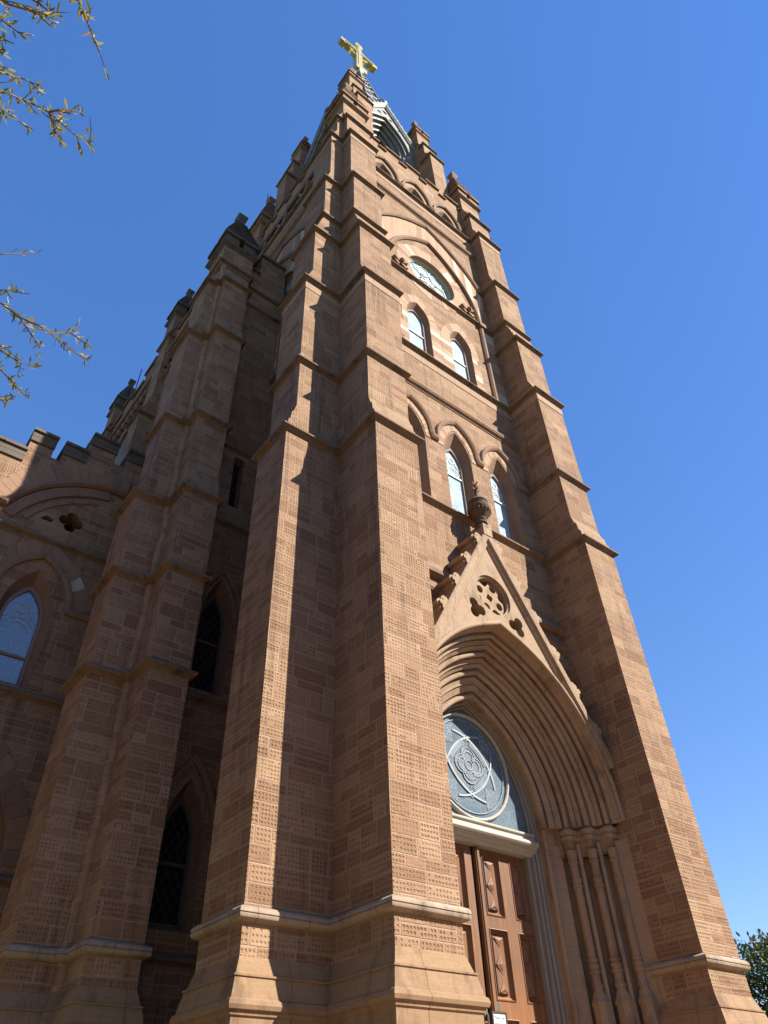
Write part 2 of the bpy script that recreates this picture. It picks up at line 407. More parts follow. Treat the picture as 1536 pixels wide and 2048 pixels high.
# ------------------------------------------------------------------ mesh builder
class MB:
    def __init__(s, F=None):
        s.v, s.f, s.mi, s.F = [], [], [], F

    def pt(s, p):
        s.v.append(tuple(s.F(*p)) if s.F else tuple(p))
        return len(s.v) - 1

    def face(s, ids, mi=0):
        s.f.append(tuple(ids)); s.mi.append(mi)

    def box(s, x0, x1, y0, y1, z0, z1, mi=0):
        k = [s.pt(p) for p in ((x0, y0, z0), (x1, y0, z0), (x1, y1, z0), (x0, y1, z0), (x0, y0, z1), (x1, y0, z1), (x1, y1, z1), (x0, y1, z1))]
        for q in ((0, 3, 2, 1), (4, 5, 6, 7), (0, 1, 5, 4), (1, 2, 6, 5), (2, 3, 7, 6), (3, 0, 4, 7)):
            s.face([k[a] for a in q], mi)
        return s

    def prism(s, poly, G, a0, a1, mi=0, mi_side=None):
        """polygon (p,q) swept from a0 to a1; G(p,q,a) -> local xyz"""
        n = len(poly)
        A = [s.pt(G(p, q, a0)) for p, q in poly]
        B = [s.pt(G(p, q, a1)) for p, q in poly]
        s.face(A[::-1], mi); s.face(B, mi)
        for k in range(n):
            m2 = mi if mi_side is None else (mi_side[k] if isinstance(mi_side, (list, tuple)) else mi_side)
            s.face((A[k], A[(k + 1) % n], B[(k + 1) % n], B[k]), m2)
        return s

    def loft(s, rings, closed=True, caps=False, mi=0):
        ids = [[s.pt(p) for p in r] for r in rings]
        n = len(rings[0])
        for a, b in zip(ids, ids[1:]):
            for k in range(n if closed else n - 1):
                s.face((a[k], a[(k + 1) % n], b[(k + 1) % n], b[k]), mi)
        if caps:
            s.face(ids[0][::-1], mi); s.face(ids[-1], mi)
        return s

    def panel(s, outer, holes, d0, d1, mi=0, mi_hole=None):
        """plate with holes in the u,v plane between depths d0 and d1: local coords (u, d, v)"""
        loops = [outer] + list(holes)
        flatp = [p for l in loops for p in l]
        tris = tessellate_polygon([[Vector((p[0], p[1], 0)) for p in l] for l in loops])
        A = [s.pt((p[0], d0, p[1])) for p in flatp]
        B = [s.pt((p[0], d1, p[1])) for p in flatp]
        for t in tris:
            (a, b, c) = t
            pa, pb, pc = flatp[a], flatp[b], flatp[c]
            ar = (pb[0] - pa[0]) * (pc[1] - pa[1]) - (pb[1] - pa[1]) * (pc[0] - pa[0])
            if abs(ar) < 1e-9:
                continue
            if ar < 0:
                a, c = c, a
            s.face((A[a], A[b], A[c]), mi); s.face((B[c], B[b], B[a]), mi)
        o = 0
        for li, l in enumerate(loops):
            n = len(l)
            for k in range(n):
                s.face((A[o + k], B[o + k], B[o + (k + 1) % n], A[o + (k + 1) % n]), mi if (li == 0 or mi_hole is None) else mi_hole)
            o += n
        return s

    def sweep(s, path, prof, G, closed=False, side=1, mi=0, cap=True):
        """profile (o,d) carried along the plane path (u,v) with mitred corners; G(u,v,d) -> local xyz"""
        s.run = getattr(s, 'run', -1) + 1
        prof = [(o, d - 0.0006 * s.run) for o, d in prof]
        n = len(path)
        rings = []
        for k in range(n):
            p = Vector(path[k])
            t0 = t1 = None
            if closed or k > 0:
                t0 = (p - Vector(path[(k - 1) % n])).normalized()
            if closed or k < n - 1:
                t1 = (Vector(path[(k + 1) % n]) - p).normalized()
            t0 = t0 or t1; t1 = t1 or t0
            n0 = Vector((t0.y, -t0.x)) * side
            n1 = Vector((t1.y, -t1.x)) * side
            m = n0 + n1
            if m.length < 1e-6:
                m = n0
            m.normalize()
            c = max(0.3, m.dot(n0))
            m = m / c
            rings.append([G(p.x + m.x * o, p.y + m.y * o, d) for o, d in prof])
        if closed:
            rings.append(rings[0])
        s.loft(rings, True, cap and not closed, mi)
        return s

    def lathe(s, prof, c, n=16, mi=0, sy=1.0):
        rings = [[(c[0] + r * math.cos(2 * PI * k / n), c[1] + sy * r * math.sin(2 * PI * k / n), c[2] + z) for k in range(n)] for r, z in prof]
        return s.loft(rings, True, True, mi)

    def tube(s, pts, radii, n=6, mi=0):
        rings = []
        for k, p in enumerate(pts):
            p = Vector(p)
            t = (Vector(pts[min(k + 1, len(pts) - 1)]) - Vector(pts[max(k - 1, 0)])).normalized()
            a = t.cross(Vector((0.31, 0.17, 0.93)))
            if a.length < 1e-3:
                a = t.cross(Vector((1, 0, 0)))
            a.normalize(); b = t.cross(a)
            r = radii[k] if isinstance(radii, (list, tuple)) else radii
            rings.append([tuple(p + a * r * math.cos(2 * PI * q / n) + b * r * math.sin(2 * PI * q / n)) for q in range(n)])
        return s.loft(rings, True, True, mi)

    def make(s, name, mats, parent=None, smooth=False, fix=True):
        me = bpy.data.meshes.new(name)
        me.from_pydata(s.v, [], s.f)
        for m in (mats if isinstance(mats, (list, tuple)) else [mats]):
            me.materials.append(m)
        me.polygons.foreach_set('material_index', s.mi)
        if fix:
            import bmesh
            b = bmesh.new(); b.from_mesh(me)
            bmesh.ops.recalc_face_normals(b, faces=b.faces)
            b.to_mesh(me); b.free()
        if smooth:
            me.polygons.foreach_set('use_smooth', [True] * len(me.polygons))
            try:
                me.set_sharp_from_angle(angle=rad(38))
            except Exception:
                pass
        me.update()
        o = bpy.data.objects.new(name, me)
        COL.objects.link(o)
        if parent is not None:
            o.parent = parent
        return o


def thing(name, label, cat, loc=(0, 0, 0), group=None):
    o = bpy.data.objects.new(name, None)
    o.empty_display_size = 0.3
    o.location = loc
    COL.objects.link(o)
    o['label'] = label; o['category'] = cat
    if group:
        o['group'] = group
    return o


def tag(o, label, cat, group=None):
    o['label'] = label; o['category'] = cat
    if group:
        o['group'] = group
    return o


def struct(o):
    o['kind'] = 'structure'
    return o


# plane maps --------------------------------------------------------
CY = 3.6


def rot4(k):
    def f(x, y, z):
        dx, dy = x, y - CY
        for _ in range(k % 4):
            dx, dy = -dy, dx
        return (dx, dy + CY, z)
    return f


F_front = lambda x, y, z: (x, y, z)
F_left = rot4(3)       # (x, y) of the front face turned onto the left face
assert abs(F_left(0, 0, 0)[0] + 3.6) < 1e-6 or True
UVD = lambda u, v, d: (u, d, v)      # elevation plane: u across, v up, d depth
PLAN = lambda u, v, d: (u, v, d)


def arc_half(w, c, zs, n=10):
    R = w + c
    a1 = math.acos(c / R)
    return [(-c + R * math.cos(a1 * k / n), zs + R * math.sin(a1 * k / n)) for k in range(n + 1)]


def pointed(w, zs, h, z0=None, uc=0.0, n=10, closed=True):
    """right foot -> apex -> left foot, optional jamb down to z0"""
    if h >= w:
        c = (h * h - w * w) / (2 * w)
        half = arc_half(w, c, zs, n)
    else:
        half = [(w * math.cos(PI / 2 * k / n), zs + h * math.sin(PI / 2 * k / n)) for k in range(n + 1)]
    pts = half + [(-x, z) for x, z in half[-2::-1]]
    if z0 is not None:
        pts = [(w, z0)] + pts + [(-w, z0)]
    return [(uc + x, z) for x, z in pts]


def circle(uc, vc, r, n=36):
    return [(uc + r * math.cos(2 * PI * k / n), vc + r * math.sin(2 * PI * k / n)) for k in range(n)]


def foil(uc, vc, r, lobes=4, n=8, rot=0.0, k1=0.55, k2=0.48):
    """outline of a quatrefoil / trefoil"""
    out = []
    for i in range(lobes):
        a = rot + 2 * PI * i / lobes
        cx, cy = uc + r * k1 * math.cos(a), vc + r * k1 * math.sin(a)
        sp = PI * 0.62
        for q in range(n + 1):
            b = a - sp + 2 * sp * q / n
            out.append((cx + r * k2 * math.cos(b), cy + r * k2 * math.sin(b)))
    return out


def ring_blocks(mb, uc, zs, path_in, path_out, d0, d1, nb, pick, jag=0.0):
    """voussoirs between two equally sampled arcs"""
    n = len(path_in) - 1
    L = [0.0]
    for a, b in zip(path_in, path_in[1:]):
        L.append(L[-1] + (Vector(b) - Vector(a)).length)

    def at(path, t):
        s = t * L[-1]
        for k in range(n):
            if L[k + 1] >= s - 1e-9:
                f = (s - L[k]) / max(1e-9, L[k + 1] - L[k])
                p, q = path[k], path[k + 1]
                return (p[0] + (q[0] - p[0]) * f, p[1] + (q[1] - p[1]) * f)
        return path[-1]
    for b in range(nb):
        t0, t1 = b / nb, (b + 1) / nb
        g = 0.006 / (L[-1] / nb)
        t0 += g * 0.5 / nb; t1 -= g * 0.5 / nb
        ext = jag * (random.random() if jag else 0)
        a0, a1 = at(path_in, t0), at(path_in, t1)
        tm = (t0 + t1) / 2
        am = at(path_in, tm)
        b0, b1, bm = at(path_out, t0), at(path_out, t1), at(path_out, tm)

        def e(p, q):
            v = Vector(q) - Vector(p)
            return tuple(Vector(q) + v.normalized() * ext) if ext else q
        poly = [a0, am, a1, e(a1, b1), e(am, bm), e(a0, b0)]
        mb.prism(poly, UVD, d0 + random.uniform(-.003, .003), d1, pick(b))

# ================================================================== ground
g = MB(); g.box(-400, 400, -400, 400, -0.6, 0.0)
struct(g.make('ground', M['grass']))
g = MB(); g.box(-32, 18, -13.0, -1.6, 0.0, 0.03); g.box(-32, -12.5, -1.6, 16.0, 0.0, 0.03)  # unseen paving, widened to the left to bounce warm light onto shaded walls
struct(g.make('pavement', M['paving']))
g = MB(); g.box(-300, 300, -24, -15, 0.0, 0.02)
struct(g.make('road', M['asphalt']))
g = MB(); g.box(-300, 300, -15, -13.0, 0.0, 0.13)
struct(g.make('sidewalk', M['paving']))

# ================================================================== church
CH = thing('church', 'tall brown sandstone church with buttressed front tower, gabled doorway and gilded cross on its spire', 'church')

g = MB()
for k in range(11):
    g.box(-2.3, 2.3, -3.6 + 0.30 * k, 1.2, 0.2 * k + (0.004 if k else 0), 0.2 * (k + 1))
g.make('entrance_steps', M['plinth'], CH)

# ---------------- buttress profiles
def weather(P0, z0, P1, z1, n):
    """sloped, grooved weathering"""
    out = []
    for k in range(n):
        a, b = k / n, (k + 1) / n
        p0, p1 = P0 + (P1 - P0) * a, P0 + (P1 - P0) * b
        out.append((p0, z0 + (z1 - z0) * a))
        out.append((p1 + (0.028 if k < n - 1 else 0), z0 + (z1 - z0) * b - (0.0 if k < n - 1 else 0)))
        if k < n - 1:
            out.append((p1 + 0.0, z0 + (z1 - z0) * b + 0.02))
    return out


B_LOW = [(1.23, 0.0), (1.23, 12.30)] + weather(1.23, 12.36, 1.04, 13.15, 3) + [(1.04, 18.05)] + weather(1.04, 18.12, 0.87, 18.68, 1) + \
        [(0.87, 20.80)] + weather(0.87, 20.86, 0.62, 21.92, 5) + [(0.62, 24.45)] + weather(0.62, 24.55, 0.47, 25.2, 1) + [(0.47, 28.28)]
B_TOP = [(0.47, 28.28)] + weather(0.47, 28.34, 0.25, 29.1, 1) + [(0.25, 30.2)] + weather(0.25, 30.3, 0.0, 31.3, 2)


def buttress(F, x0, x1, low, top, y_back, name='buttress', y0=0.0):
    mb = MB(F)
    for prof, m_f, in ((low, 0), (top, 2)):
        if not prof:
            continue
        poly = [(y0 - p, z) for p, z in prof] + [(y_back, prof[-1][1]), (y_back, prof[0][1])]
        sides = []
        for a, b in zip(poly, poly[1:] + poly[:1]):
            sides.append(m_f if abs(a[0] - b[0]) < 1e-6 else 1)
        mb.prism(poly, lambda p, q, a: (a, p, q), x0, x1, m_f, sides)
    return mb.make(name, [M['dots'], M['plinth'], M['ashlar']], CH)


for k in range(4):
    F = rot4(k)
    buttress(F, -3.6, -2.55, B_LOW, B_TOP, 0.98)
    buttress(F, 2.55, 3.6, B_LOW, B_TOP, 0.97)


# ---------------- string courses
def lip_prof(z, o=0.10, fascia=False):
    o = o * 1.12
    return [(-0.04, z - 0.11), (0.004, z - 0.11), (o * 0.18, z - 0.085), (o * 0.48, z - 0.062), (o * 0.86, z - 0.052), (o * 0.98, z - 0.04), (o, z - 0.005), (o * 0.9, z + 0.008), (-0.04, z + 0.11)]


def corner_path(P, k):
    f = rot4(k)
    pts = [(-3.6, 1.05), (-3.6 - P, 1.05), (-3.6 - P, 0), (-3.6, 0), (-3.6, -P), (-2.55, -P), (-2.55, 0.02)]
    return [f(x, y, 0)[:2] for x, y in pts]


def full_path(P):
    out = []
    for k in range(4):
        out += corner_path(P, k)[:-1] + [rot4(k)(-2.55, 0, 0)[:2]]
    return out


for z, P, full, fas in ((12.36, 1.23, False, False), (14.7, 1.04, False, False), (18.1, 1.04, True, True), (20.86, 0.87, False, False),
                        (22.02, 0.62, True, False), (24.52, 0.62, False, False), (28.32, 0.47, True, True), (30.28, 0.25, False, False)):
    if full:
        paths = [(full_path(P), True)]
    else:
        paths = [(corner_path(P, k), False) for k in range(4)]
    for path, cl in paths:
        mb = MB()
        mb.sweep(path, lip_prof(z), PLAN, cl, 1, 0)
        if fas:
            mb.sweep(path, [(-0.03, z - 0.44), (0.014, z - 0.44), (0.018, z - 0.2), (-0.03, z - 0.2)], PLAN, cl, 1, 1)
        mb.make('string_course', [M['lip'], M['smooth']], CH)

# sill course between the front buttresses and the band above it
def wall_string(F, z, y=0.0, x0=-2.57, x1=2.57, o=0.10, m='lip', prof=None):
    mb = MB(F)
    mb.sweep([(x0, y), (x1, y)], prof or lip_prof(z, o), PLAN, False, 1)
    return mb.make('string_course', [M[m]], CH)


ROLL = lambda z: [(-0.04, z - 0.17), (0.02, z - 0.17), (0.03, z - 0.12), (0.08, z - 0.09), (0.11, z - 0.03), (0.10, z + 0.03), (0.06, z + 0.07), (0.02, z + 0.08), (-0.04, z + 0.11)]
wall_string(F_front, 12.44, m='trim')
wall_string(F_front, 16.48, m='trim', prof=ROLL(16.48))
for F in (F_front, F_left):
    wall_string(F, 27.05, m='trim', prof=ROLL(27.05))
# pair of rolls behind the doorway gable
wall_string(F_front, 10.45, m='trim', prof=[(-0.03, 10.25), (0.05, 10.25), (0.13, 10.30), (0.13, 10.40), (0.06, 10.52), (-0.03, 10.72)])
wall_string(F_front, 9.95, m='trim', prof=ROLL(9.95))

# ---------------- plinth and band round the corners
PL = [(-0.05, 0.0), (0.10, 0.0), (0.10, 2.84), (0.12, 2.855), (0.125, 2.89), (0.155, 2.905), (0.168, 2.945), (0.155, 2.99), (0.125, 3.01), (0.122, 3.03), (0.078, 3.21), (0.094, 3.215), (0.094, 3.235), (0.062, 3.24), (0.0, 3.42), (-0.05, 3.42)]
BAND = [(-0.05, 3.755), (0.015, 3.755), (0.035, 3.763), (0.065, 3.775), (0.083, 3.797), (0.088, 3.825), (0.074, 3.834), (0.074, 3.838), (0.088, 3.845), (0.085, 3.875), (0.062, 3.908), (0.016, 3.925), (-0.05, 3.93)]
for k in range(4):
    mb = MB(); mb.sweep(corner_path(1.23, k), PL, PLAN, False, 1)
    mb.make('plinth', M['plinth'], CH)
    mb = MB(); mb.sweep(corner_path(1.23, k), BAND, PLAN, False, 1)
    mb.make('stone_band', M['band'], CH, smooth=True)
# mirrored ends on the right hand buttress of the front
mp = [(2.55, 0.02), (2.55, -1.23), (3.6, -1.23), (3.6, 0.0)]

# ---------------- tower walls
T1X = (-1.52, 0.0, 1.52)
T2X = (-0.84, 0.84)
BELX = (-1.58, 0.0, 1.58)


def win_out(uc, w, z0, zs, h, n=8):
    return pointed(w, zs, h, z0, uc, n)


portal_hole = [(2.5, 0.3)] + pointed(2.5, 6.15, 3.30, None, 0, 12) + [(-2.5, 0.3)]
holes = [portal_hole]
holes += [win_out(x, 0.45, 12.52, 14.5, 0.92) for x in T1X]
holes += [win_out(x, 0.43, 18.17, 19.95, 0.70, 6) for x in T2X]
holes += [circle(0, 23.0, 0.97, 40)]
mb = MB(F_front)
mb.panel([(-2.7, 0.0), (2.7, 0.0), (2.7, 28.3), (-2.7, 28.3)], holes, 0.0, 1.3, 0, 1)
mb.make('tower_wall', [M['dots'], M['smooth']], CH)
mb = MB(F_left)
mb.panel([(-2.7, 0.0), (2.7, 0.0), (2.7, 28.3), (-2.7, 28.3)], [circle(0, 23.0, 0.97, 40)] + [win_out(x, 0.43, 18.17, 19.95, 0.70, 6) for x in T2X], 0.0, 1.0, 0, 1)
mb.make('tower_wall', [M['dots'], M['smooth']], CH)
for k in (1, 2):
    mb = MB(rot4(k)); mb.panel([(-2.7, 0.0), (2.7, 0.0), (2.7, 28.3), (-2.7, 28.3)], [], 0.0, 1.0)
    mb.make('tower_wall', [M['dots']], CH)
# belfry stage and crenellated parapet
for k in range(4):
    F = rot4(k)
    top = [(2.62, 28.2), (2.62, 31.35)]
    x = 2.62
    # merlons: pitch 1.05
    edges = []
    for c in (-2.1, -1.05, 0.0, 1.05, 2.1):
        edges.append((c - 0.33, c + 0.33))
    outer = [(-2.62, 28.2), (2.62, 28.2), (2.62, 31.35)]
    for a, b in reversed(edges):
        outer += [(b, 31.35), (b, 31.72), (a, 31.72), (a, 31.35)]
    outer += [(-2.62, 31.35)]
    hl = [win_out(xx, 0.47, 28.5, 29.15, 0.85) for xx in BELX]
    mb = MB(F)
    mb.panel(outer, hl, 0.2, 0.75, 0, 1)
    mb.make('belfry_wall', [M['ashlar'], M['smooth']], CH)
    last = -2.62
    for a, b in edges + [(2.62, 2.62)]:
        if a - last > 0.02:
            MB(F).box(last + 0.002, a - 0.002, 0.12, 0.80, 31.353, 31.43).make('parapet_coping', M['trim'], CH)
        if b > a:
            MB(F).box(a - 0.045, b + 0.045, 0.115, 0.81, 31.723, 31.80).make('parapet_coping', M['trim'], CH)
        last = b
    for xx in BELX:
        fr = MB(F)
        fr.loft([[(u, d, v) for u, v in win_out(xx, w, z0, 29.15, h)] for w, z0, h, d in ((0.47, 28.5, 0.85, 0.201), (0.39, 28.53, 0.71, 0.34), (0.39, 28.53, 0.71, 0.42))])
        wn = fr.make('belfry_window', M['trim'], CH)
        p = MB(F); p.panel(win_out(xx, 0.40, 28.5, 29.15, 0.73), [], 0.37, 0.41); p.make('pane', M['g_dark'], wn)
        tr = MB(F)
        tr.sweep(pointed(0.27, 28.95, 0.36, 28.5, xx, 8), [(-0.022, 0.33), (0.022, 0.33), (0.022, 0.372), (-0.022, 0.372)], UVD)
        tr.sweep(circle(xx, 28.98, 0.17, 20), [(-0.022, 0.33), (0.022, 0.33), (0.022, 0.372), (-0.022, 0.372)], UVD, True)
        tr.sweep(circle(xx, 28.98, 0.08, 14), [(-0.018, 0.33), (0.018, 0.33), (0.018, 0.372), (-0.018, 0.372)], UVD, True)
        tr.make('tracery', M['bar'], wn)
    hm = MB(F)
    path = [(2.6, 29.18)]
    for xx in reversed(BELX):
        path += [(xx + 0.66, 29.18)] + pointed(0.62, 29.3, 1.0, None, xx, 8) + [(xx - 0.66, 29.18)]
    path += [(-2.6, 29.18)]
    path = [path[0]] + [q for a, q in zip(path, path[1:]) if (Vector(a) - Vector(q)).length > 0.02]
    hm.sweep(path, [(0.0, 0.22), (0.0, 0.13), (0.05, 0.10), (0.11, 0.10), (0.13, 0.14), (0.13, 0.22)], UVD, False, 1)
    hm.make('hood_mould', M['trim'], CH)

g = MB(); g.box(-3.5, 3.5, 0.3, 6.9, 30.0, 30.3)
g.make('tower_roof', M['capstone'], CH)

# ---------------- windows of the first tier
def stained(name, F, uc, w, z0, zs, h, d, bar=None, gl='g_sun', fr='reddish', rim=0.05, tracery=True, seed=0):
    ro = win_out(uc, w, z0, zs, h)
    ri = win_out(uc, w - rim, z0 + rim, zs, h * (w - rim) / w)
    mb = MB(F)
    mb.panel(ro, [ri], d - 0.05, d + 0.05)
    win = mb.make('window', M[fr], CH)
    mb = MB(F); mb.panel(win_out(uc, w - rim * 0.5, z0 + rim * 0.4, zs, h * (w - rim * .5) / w), [], d, d + 0.03)
    mb.make('pane', M[gl], win)
    if bar:
        mb = MB(F); mb.box(uc - w + rim * 0.8, uc + w - rim * 0.8, d - 0.035, d + 0.005, bar - 0.025, bar + 0.025)
        mb.make('glazing_bar', M['bar' if gl == 'g_sun' else fr], win)
    if tracery:
        mb = MB(F)
        q = [(-0.008, d - 0.012), (0.008, d - 0.012), (0.008, d + 0.002), (-0.008, d + 0.002)]
        wi = w - rim
        mb.sweep(pointed(wi * 0.98, zs - 0.32, wi * 1.0, None, uc, 6), q, UVD)
        mb.sweep(pointed(wi * 0.55, zs - 0.25, wi * 0.5, None, uc, 5), q, UVD)
        mb.sweep(circle(uc, zs + h * 0.28, wi * 0.3, 14), q, UVD, True)
        for sgn in (-1, 1):
            mb.sweep([(uc + sgn * wi * 0.95, zs - 0.05), (uc + sgn * wi * 0.5, zs + h * 0.12), (uc + sgn * wi * 0.25, zs + h * 0.5)], q, UVD)
        mb.make('tracery', M['bar' if gl == 'g_sun' else 'lead'], win)
    return win


for xx in T1X:
    win = stained('window', F_front, xx, 0.325, 12.72, 14.42, 0.62, 0.27, 14.05)
    mb = MB(F_front)
    mb.loft([[(u, d, v) for u, v in win_out(xx, w, z0, zs, h)] for w, z0, zs, h, d in ((0.45, 12.52, 14.5, 0.92, 0.004), (0.33, 12.70, 14.42, 0.63, 0.225))])
    mb.make('reveal', M['trim'], win)
# continuous hood mould with dropped stops
hm = MB(F_front)
path = [(2.57, 14.66)]
for xx in reversed(T1X):
    path += [(xx + 0.66, 14.66)] + pointed(0.61, 14.80, 0.90, None, xx, 9) + [(xx - 0.66, 14.66)]
path += [(-2.57, 14.66)]
path = [path[0]] + [q for a, q in zip(path, path[1:]) if (Vector(a) - Vector(q)).length > 0.02]
hm.sweep(path, [(-0.01, 0.02), (-0.01, -0.05), (0.04, -0.085), (0.10, -0.10), (0.125, -0.07), (0.125, 0.02)], UVD, False, 1)
hm.make('hood_mould', M['trim'], CH)
# smooth radial stones round the three heads
mb = MB(F_front)
for xx in T1X:
    half_i = [(xx + a, b) for a, b in pointed(0.47, 14.62, 0.86, None, 0, 12)]
    half_o = [(xx + a, b) for a, b in pointed(0.72, 14.62, 1.24, None, 0, 12)]
    ring_blocks(mb, xx, 14.6, half_i, half_o, -0.012, 0.004, 17, lambda b: random.choice((0, 0, 1)), 0.10)
mb.make('window_voussoirs', [M['vous_m'], M['vous_d']], CH)

# ---------------- second tier, rose and great arch (front and left faces)
for F in (F_front, F_left):
    for xx in T2X:
        win = stained('window', F, xx, 0.345, 18.24, 19.93, 0.55, 0.19, 19.3, tracery=False)
        mb = MB(F)
        mb.loft([[(u, d, v) for u, v in win_out(xx, w_, z0_, zs_, h_, 6)] for w_, z0_, zs_, h_, d in ((0.43, 18.17, 19.95, 0.70, 0.004), (0.35, 18.22, 19.93, 0.56, 0.145))])
        mb.make('reveal', M['trim'], win)
        # pale and brown quoins round the opening
        mb = MB(F)
        pi = pointed(0.435, 19.96, 0.71, None, xx, 8); po = pointed(0.72, 19.96, 1.06, None, xx, 8)
        ring_blocks(mb, xx, 20, pi, po, -0.012, 0.004, 9, lambda b: (1, 1, 2, 1, 1, 1, 2, 1, 1)[b % 9], 0.06)
        zq = 18.16
        b = 0
        while zq < 19.98:
            hq = min(random.choice((0.2, 0.26, 0.3)), 20.0 - zq)
            for sg in (-1, 1):
                wq = 0.50 if sg * xx < 0 else random.choice((0.20, 0.30))
                x0, x1 = xx + sg * 0.435, xx + sg * (0.435 + wq)
                if sg * xx < 0:
                    x1 = min(max(x1, -0.5), 0.5)
                    x1 = 0.004 * (1 if xx > 0 else -1)
                mb.box(min(x0, x1), max(x0, x1), -0.012 + random.uniform(-.003, .003), 0.004, zq + 0.003, zq + hq - 0.003, (1, 2, 0, 1, 2, 0, 1)[b % 7])
            zq += hq; b += 1
        mb.make('window_quoins', [M['vous_l'], M['vous_m'], M['vous_d']], CH)
    # rose
    rw = MB(F)
    rw.sweep(circle(0, 23.0, 0.90, 40), [(-0.03, 0.20), (-0.015, 0.16), (0.02, 0.16), (0.035, 0.11), (0.065, 0.11), (0.08, 0.26), (-0.03, 0.26)], UVD, True)
    rose = rw.make('rose_window', M['transom'], CH)
    p = MB(F); p.panel(circle(0, 23.0, 0.90, 40), [], 0.21, 0.24); p.make('pane', M['g_sun'], rose)
    tr = MB(F)
    q = [(-0.015, 0.193), (0.015, 0.193), (0.015, 0.215), (-0.015, 0.215)]
    for i in range(6):
        a = 2 * PI * i / 6 + 0.3
        tr.sweep([(0.84 * math.cos(a), 23 + 0.84 * math.sin(a)), (0.40 * math.cos(a + 0.12), 23 + 0.40 * math.sin(a + 0.12)), (0.0, 23.0)], q, UVD)
        am = a + PI / 6
        pts = [(0.52 * math.cos(am) + 0.27 * math.cos(am + b), 23 + 0.52 * math.sin(am) + 0.27 * math.sin(am + b)) for b in [PI * (1.35 - 0.9 * t / 8 * 3) for t in range(9)]]
        tr.sweep(pts, q, UVD)
    tr.sweep(circle(0, 23.0, 0.10, 14), q, UVD, True)
    tr.make('tracery', M['bar'], rose)
    # radial stones round the rose
    mb = MB(F)
    ci = circle(0, 23.0, 0.975, 40); co = circle(0, 23.0, 1.42, 40)
    ring_blocks(mb, 0, 23, ci + ci[:1], co + co[:1], -0.010, 0.004, 38, lambda b: 0 if b in (4, 5, 14, 24, 33) else random.choice((1, 1, 1, 2)), 0.12)
    mb.make('rose_voussoirs', [M['vous_l'], M['vous_m'], M['vous_d']], CH)
    # great pointed arch : inner roll, ring of voussoirs, outer hood
    c = 1.8
    inner = pointed(1.92, 21.95, math.sqrt(3.72 ** 2 - c * c), None, 0, 14)
    mb = MB(F)
    mb.sweep([(1.92, 18.12)] + inner + [(-1.92, 18.12)], [(-0.02, 0.01), (-0.02, -0.05), (0.03, -0.10), (0.10, -0.10), (0.14, -0.05), (0.14, 0.01)], UVD, False, 1)
    mb.box(-2.12, -1.86, -0.16, 0.01, 21.86, 22.03); mb.box(1.86, 2.12, -0.16, 0.01, 21.86, 22.03)
    mb.make('arch_moulding', M['trim'], CH)
    mb = MB(F)
    # keep every ring inside the two buttresses
    def clip(pts):
        return [(max(-2.54, min(2.54, a)), b) for a, b in pts]
    R1, R2 = 3.88, 4.72
    def arc_between(R, z_lo):
        a0 = math.asin((z_lo - 21.95) / R); a1 = math.acos(c / R)
        half = [(-c + R * math.cos(a0 + (a1 - a0) * t / 14), 21.95 + R * math.sin(a0 + (a1 - a0) * t / 14)) for t in range(15)]
        return half + [(-x, z) for x, z in half[-2::-1]]
    ring_blocks(mb, 0, 21.95, arc_between(R1, 22.05), arc_between(R2, 23.95), -0.02, 0.004, 30,
                lambda b: 0 if b in (1, 4, 5, 8, 26, 28) else random.choice((1, 1, 1, 2)))
    # masonry between the arch foot and the buttress
    for sg in (-1, 1):
        for t in range(7):
            x0, x1 = sg * 2.09, sg * 2.56
            mb.box(min(x0, x1), max(x0, x1), -0.014, 0.004, 18.2 + t * 0.52, 18.2 + t * 0.52 + 0.5, (0, 1, 2, 1, 2, 1, 0)[t])
    mb.make('arch_voussoirs', [M['vous_l'], M['vous_m'], M['vous_d']], CH)
    hood = arc_between(4.78, 24.4)
    mb = MB(F)
    mb.sweep([(2.57, 24.45)] + hood + [(-2.57, 24.45)], [(-0.02, 0.01), (-0.02, -0.06), (0.04, -0.10), (0.10, -0.10), (0.13, -0.05), (0.13, 0.01)], UVD, False, 1)
    mb.make('hood_mould', M['trim'], CH)
    # four petal bosses either side below the rose
    for sg in (-1, 1):
        mb = MB(F)
        cx, cz = sg * 1.42, 22.32
        for i in range(4):
            a = PI / 4 + i * PI / 2
            def P(r, t, dd):
                return (cx + r * math.cos(a + t), -dd, cz + r * math.sin(a + t))
            r0 = [P(0.05, -0.5, 0.0), P(0.33, -0.42, 0.0), P(0.33, 0.42, 0.0), P(0.05, 0.5, 0.0)]
            r1 = [P(0.06, -0.4, 0.10), P(0.30, -0.30, 0.14), P(0.30, 0.30, 0.14), P(0.06, 0.4, 0.10)]
            mb.loft([r0, r1], True, True)
        mb.lathe([(0.0, 0), (0.07, 0.0), (0.09, 0.05), (0.0, 0.06)], (cx, -0.16, cz - 0.03), 10)
        mb.make('carved_rosette', M['vous_d'], CH)

# ---------------- doorway -------------------------------------------------
W0 = 1.5
CC = 0.85


def rollpts(o, d, r, a0, a1, n=6):
    return [(o + r * math.cos(a0 + (a1 - a0) * k / n), d + r * math.sin(a0 + (a1 - a0) * k / n)) for k in range(n + 1)]


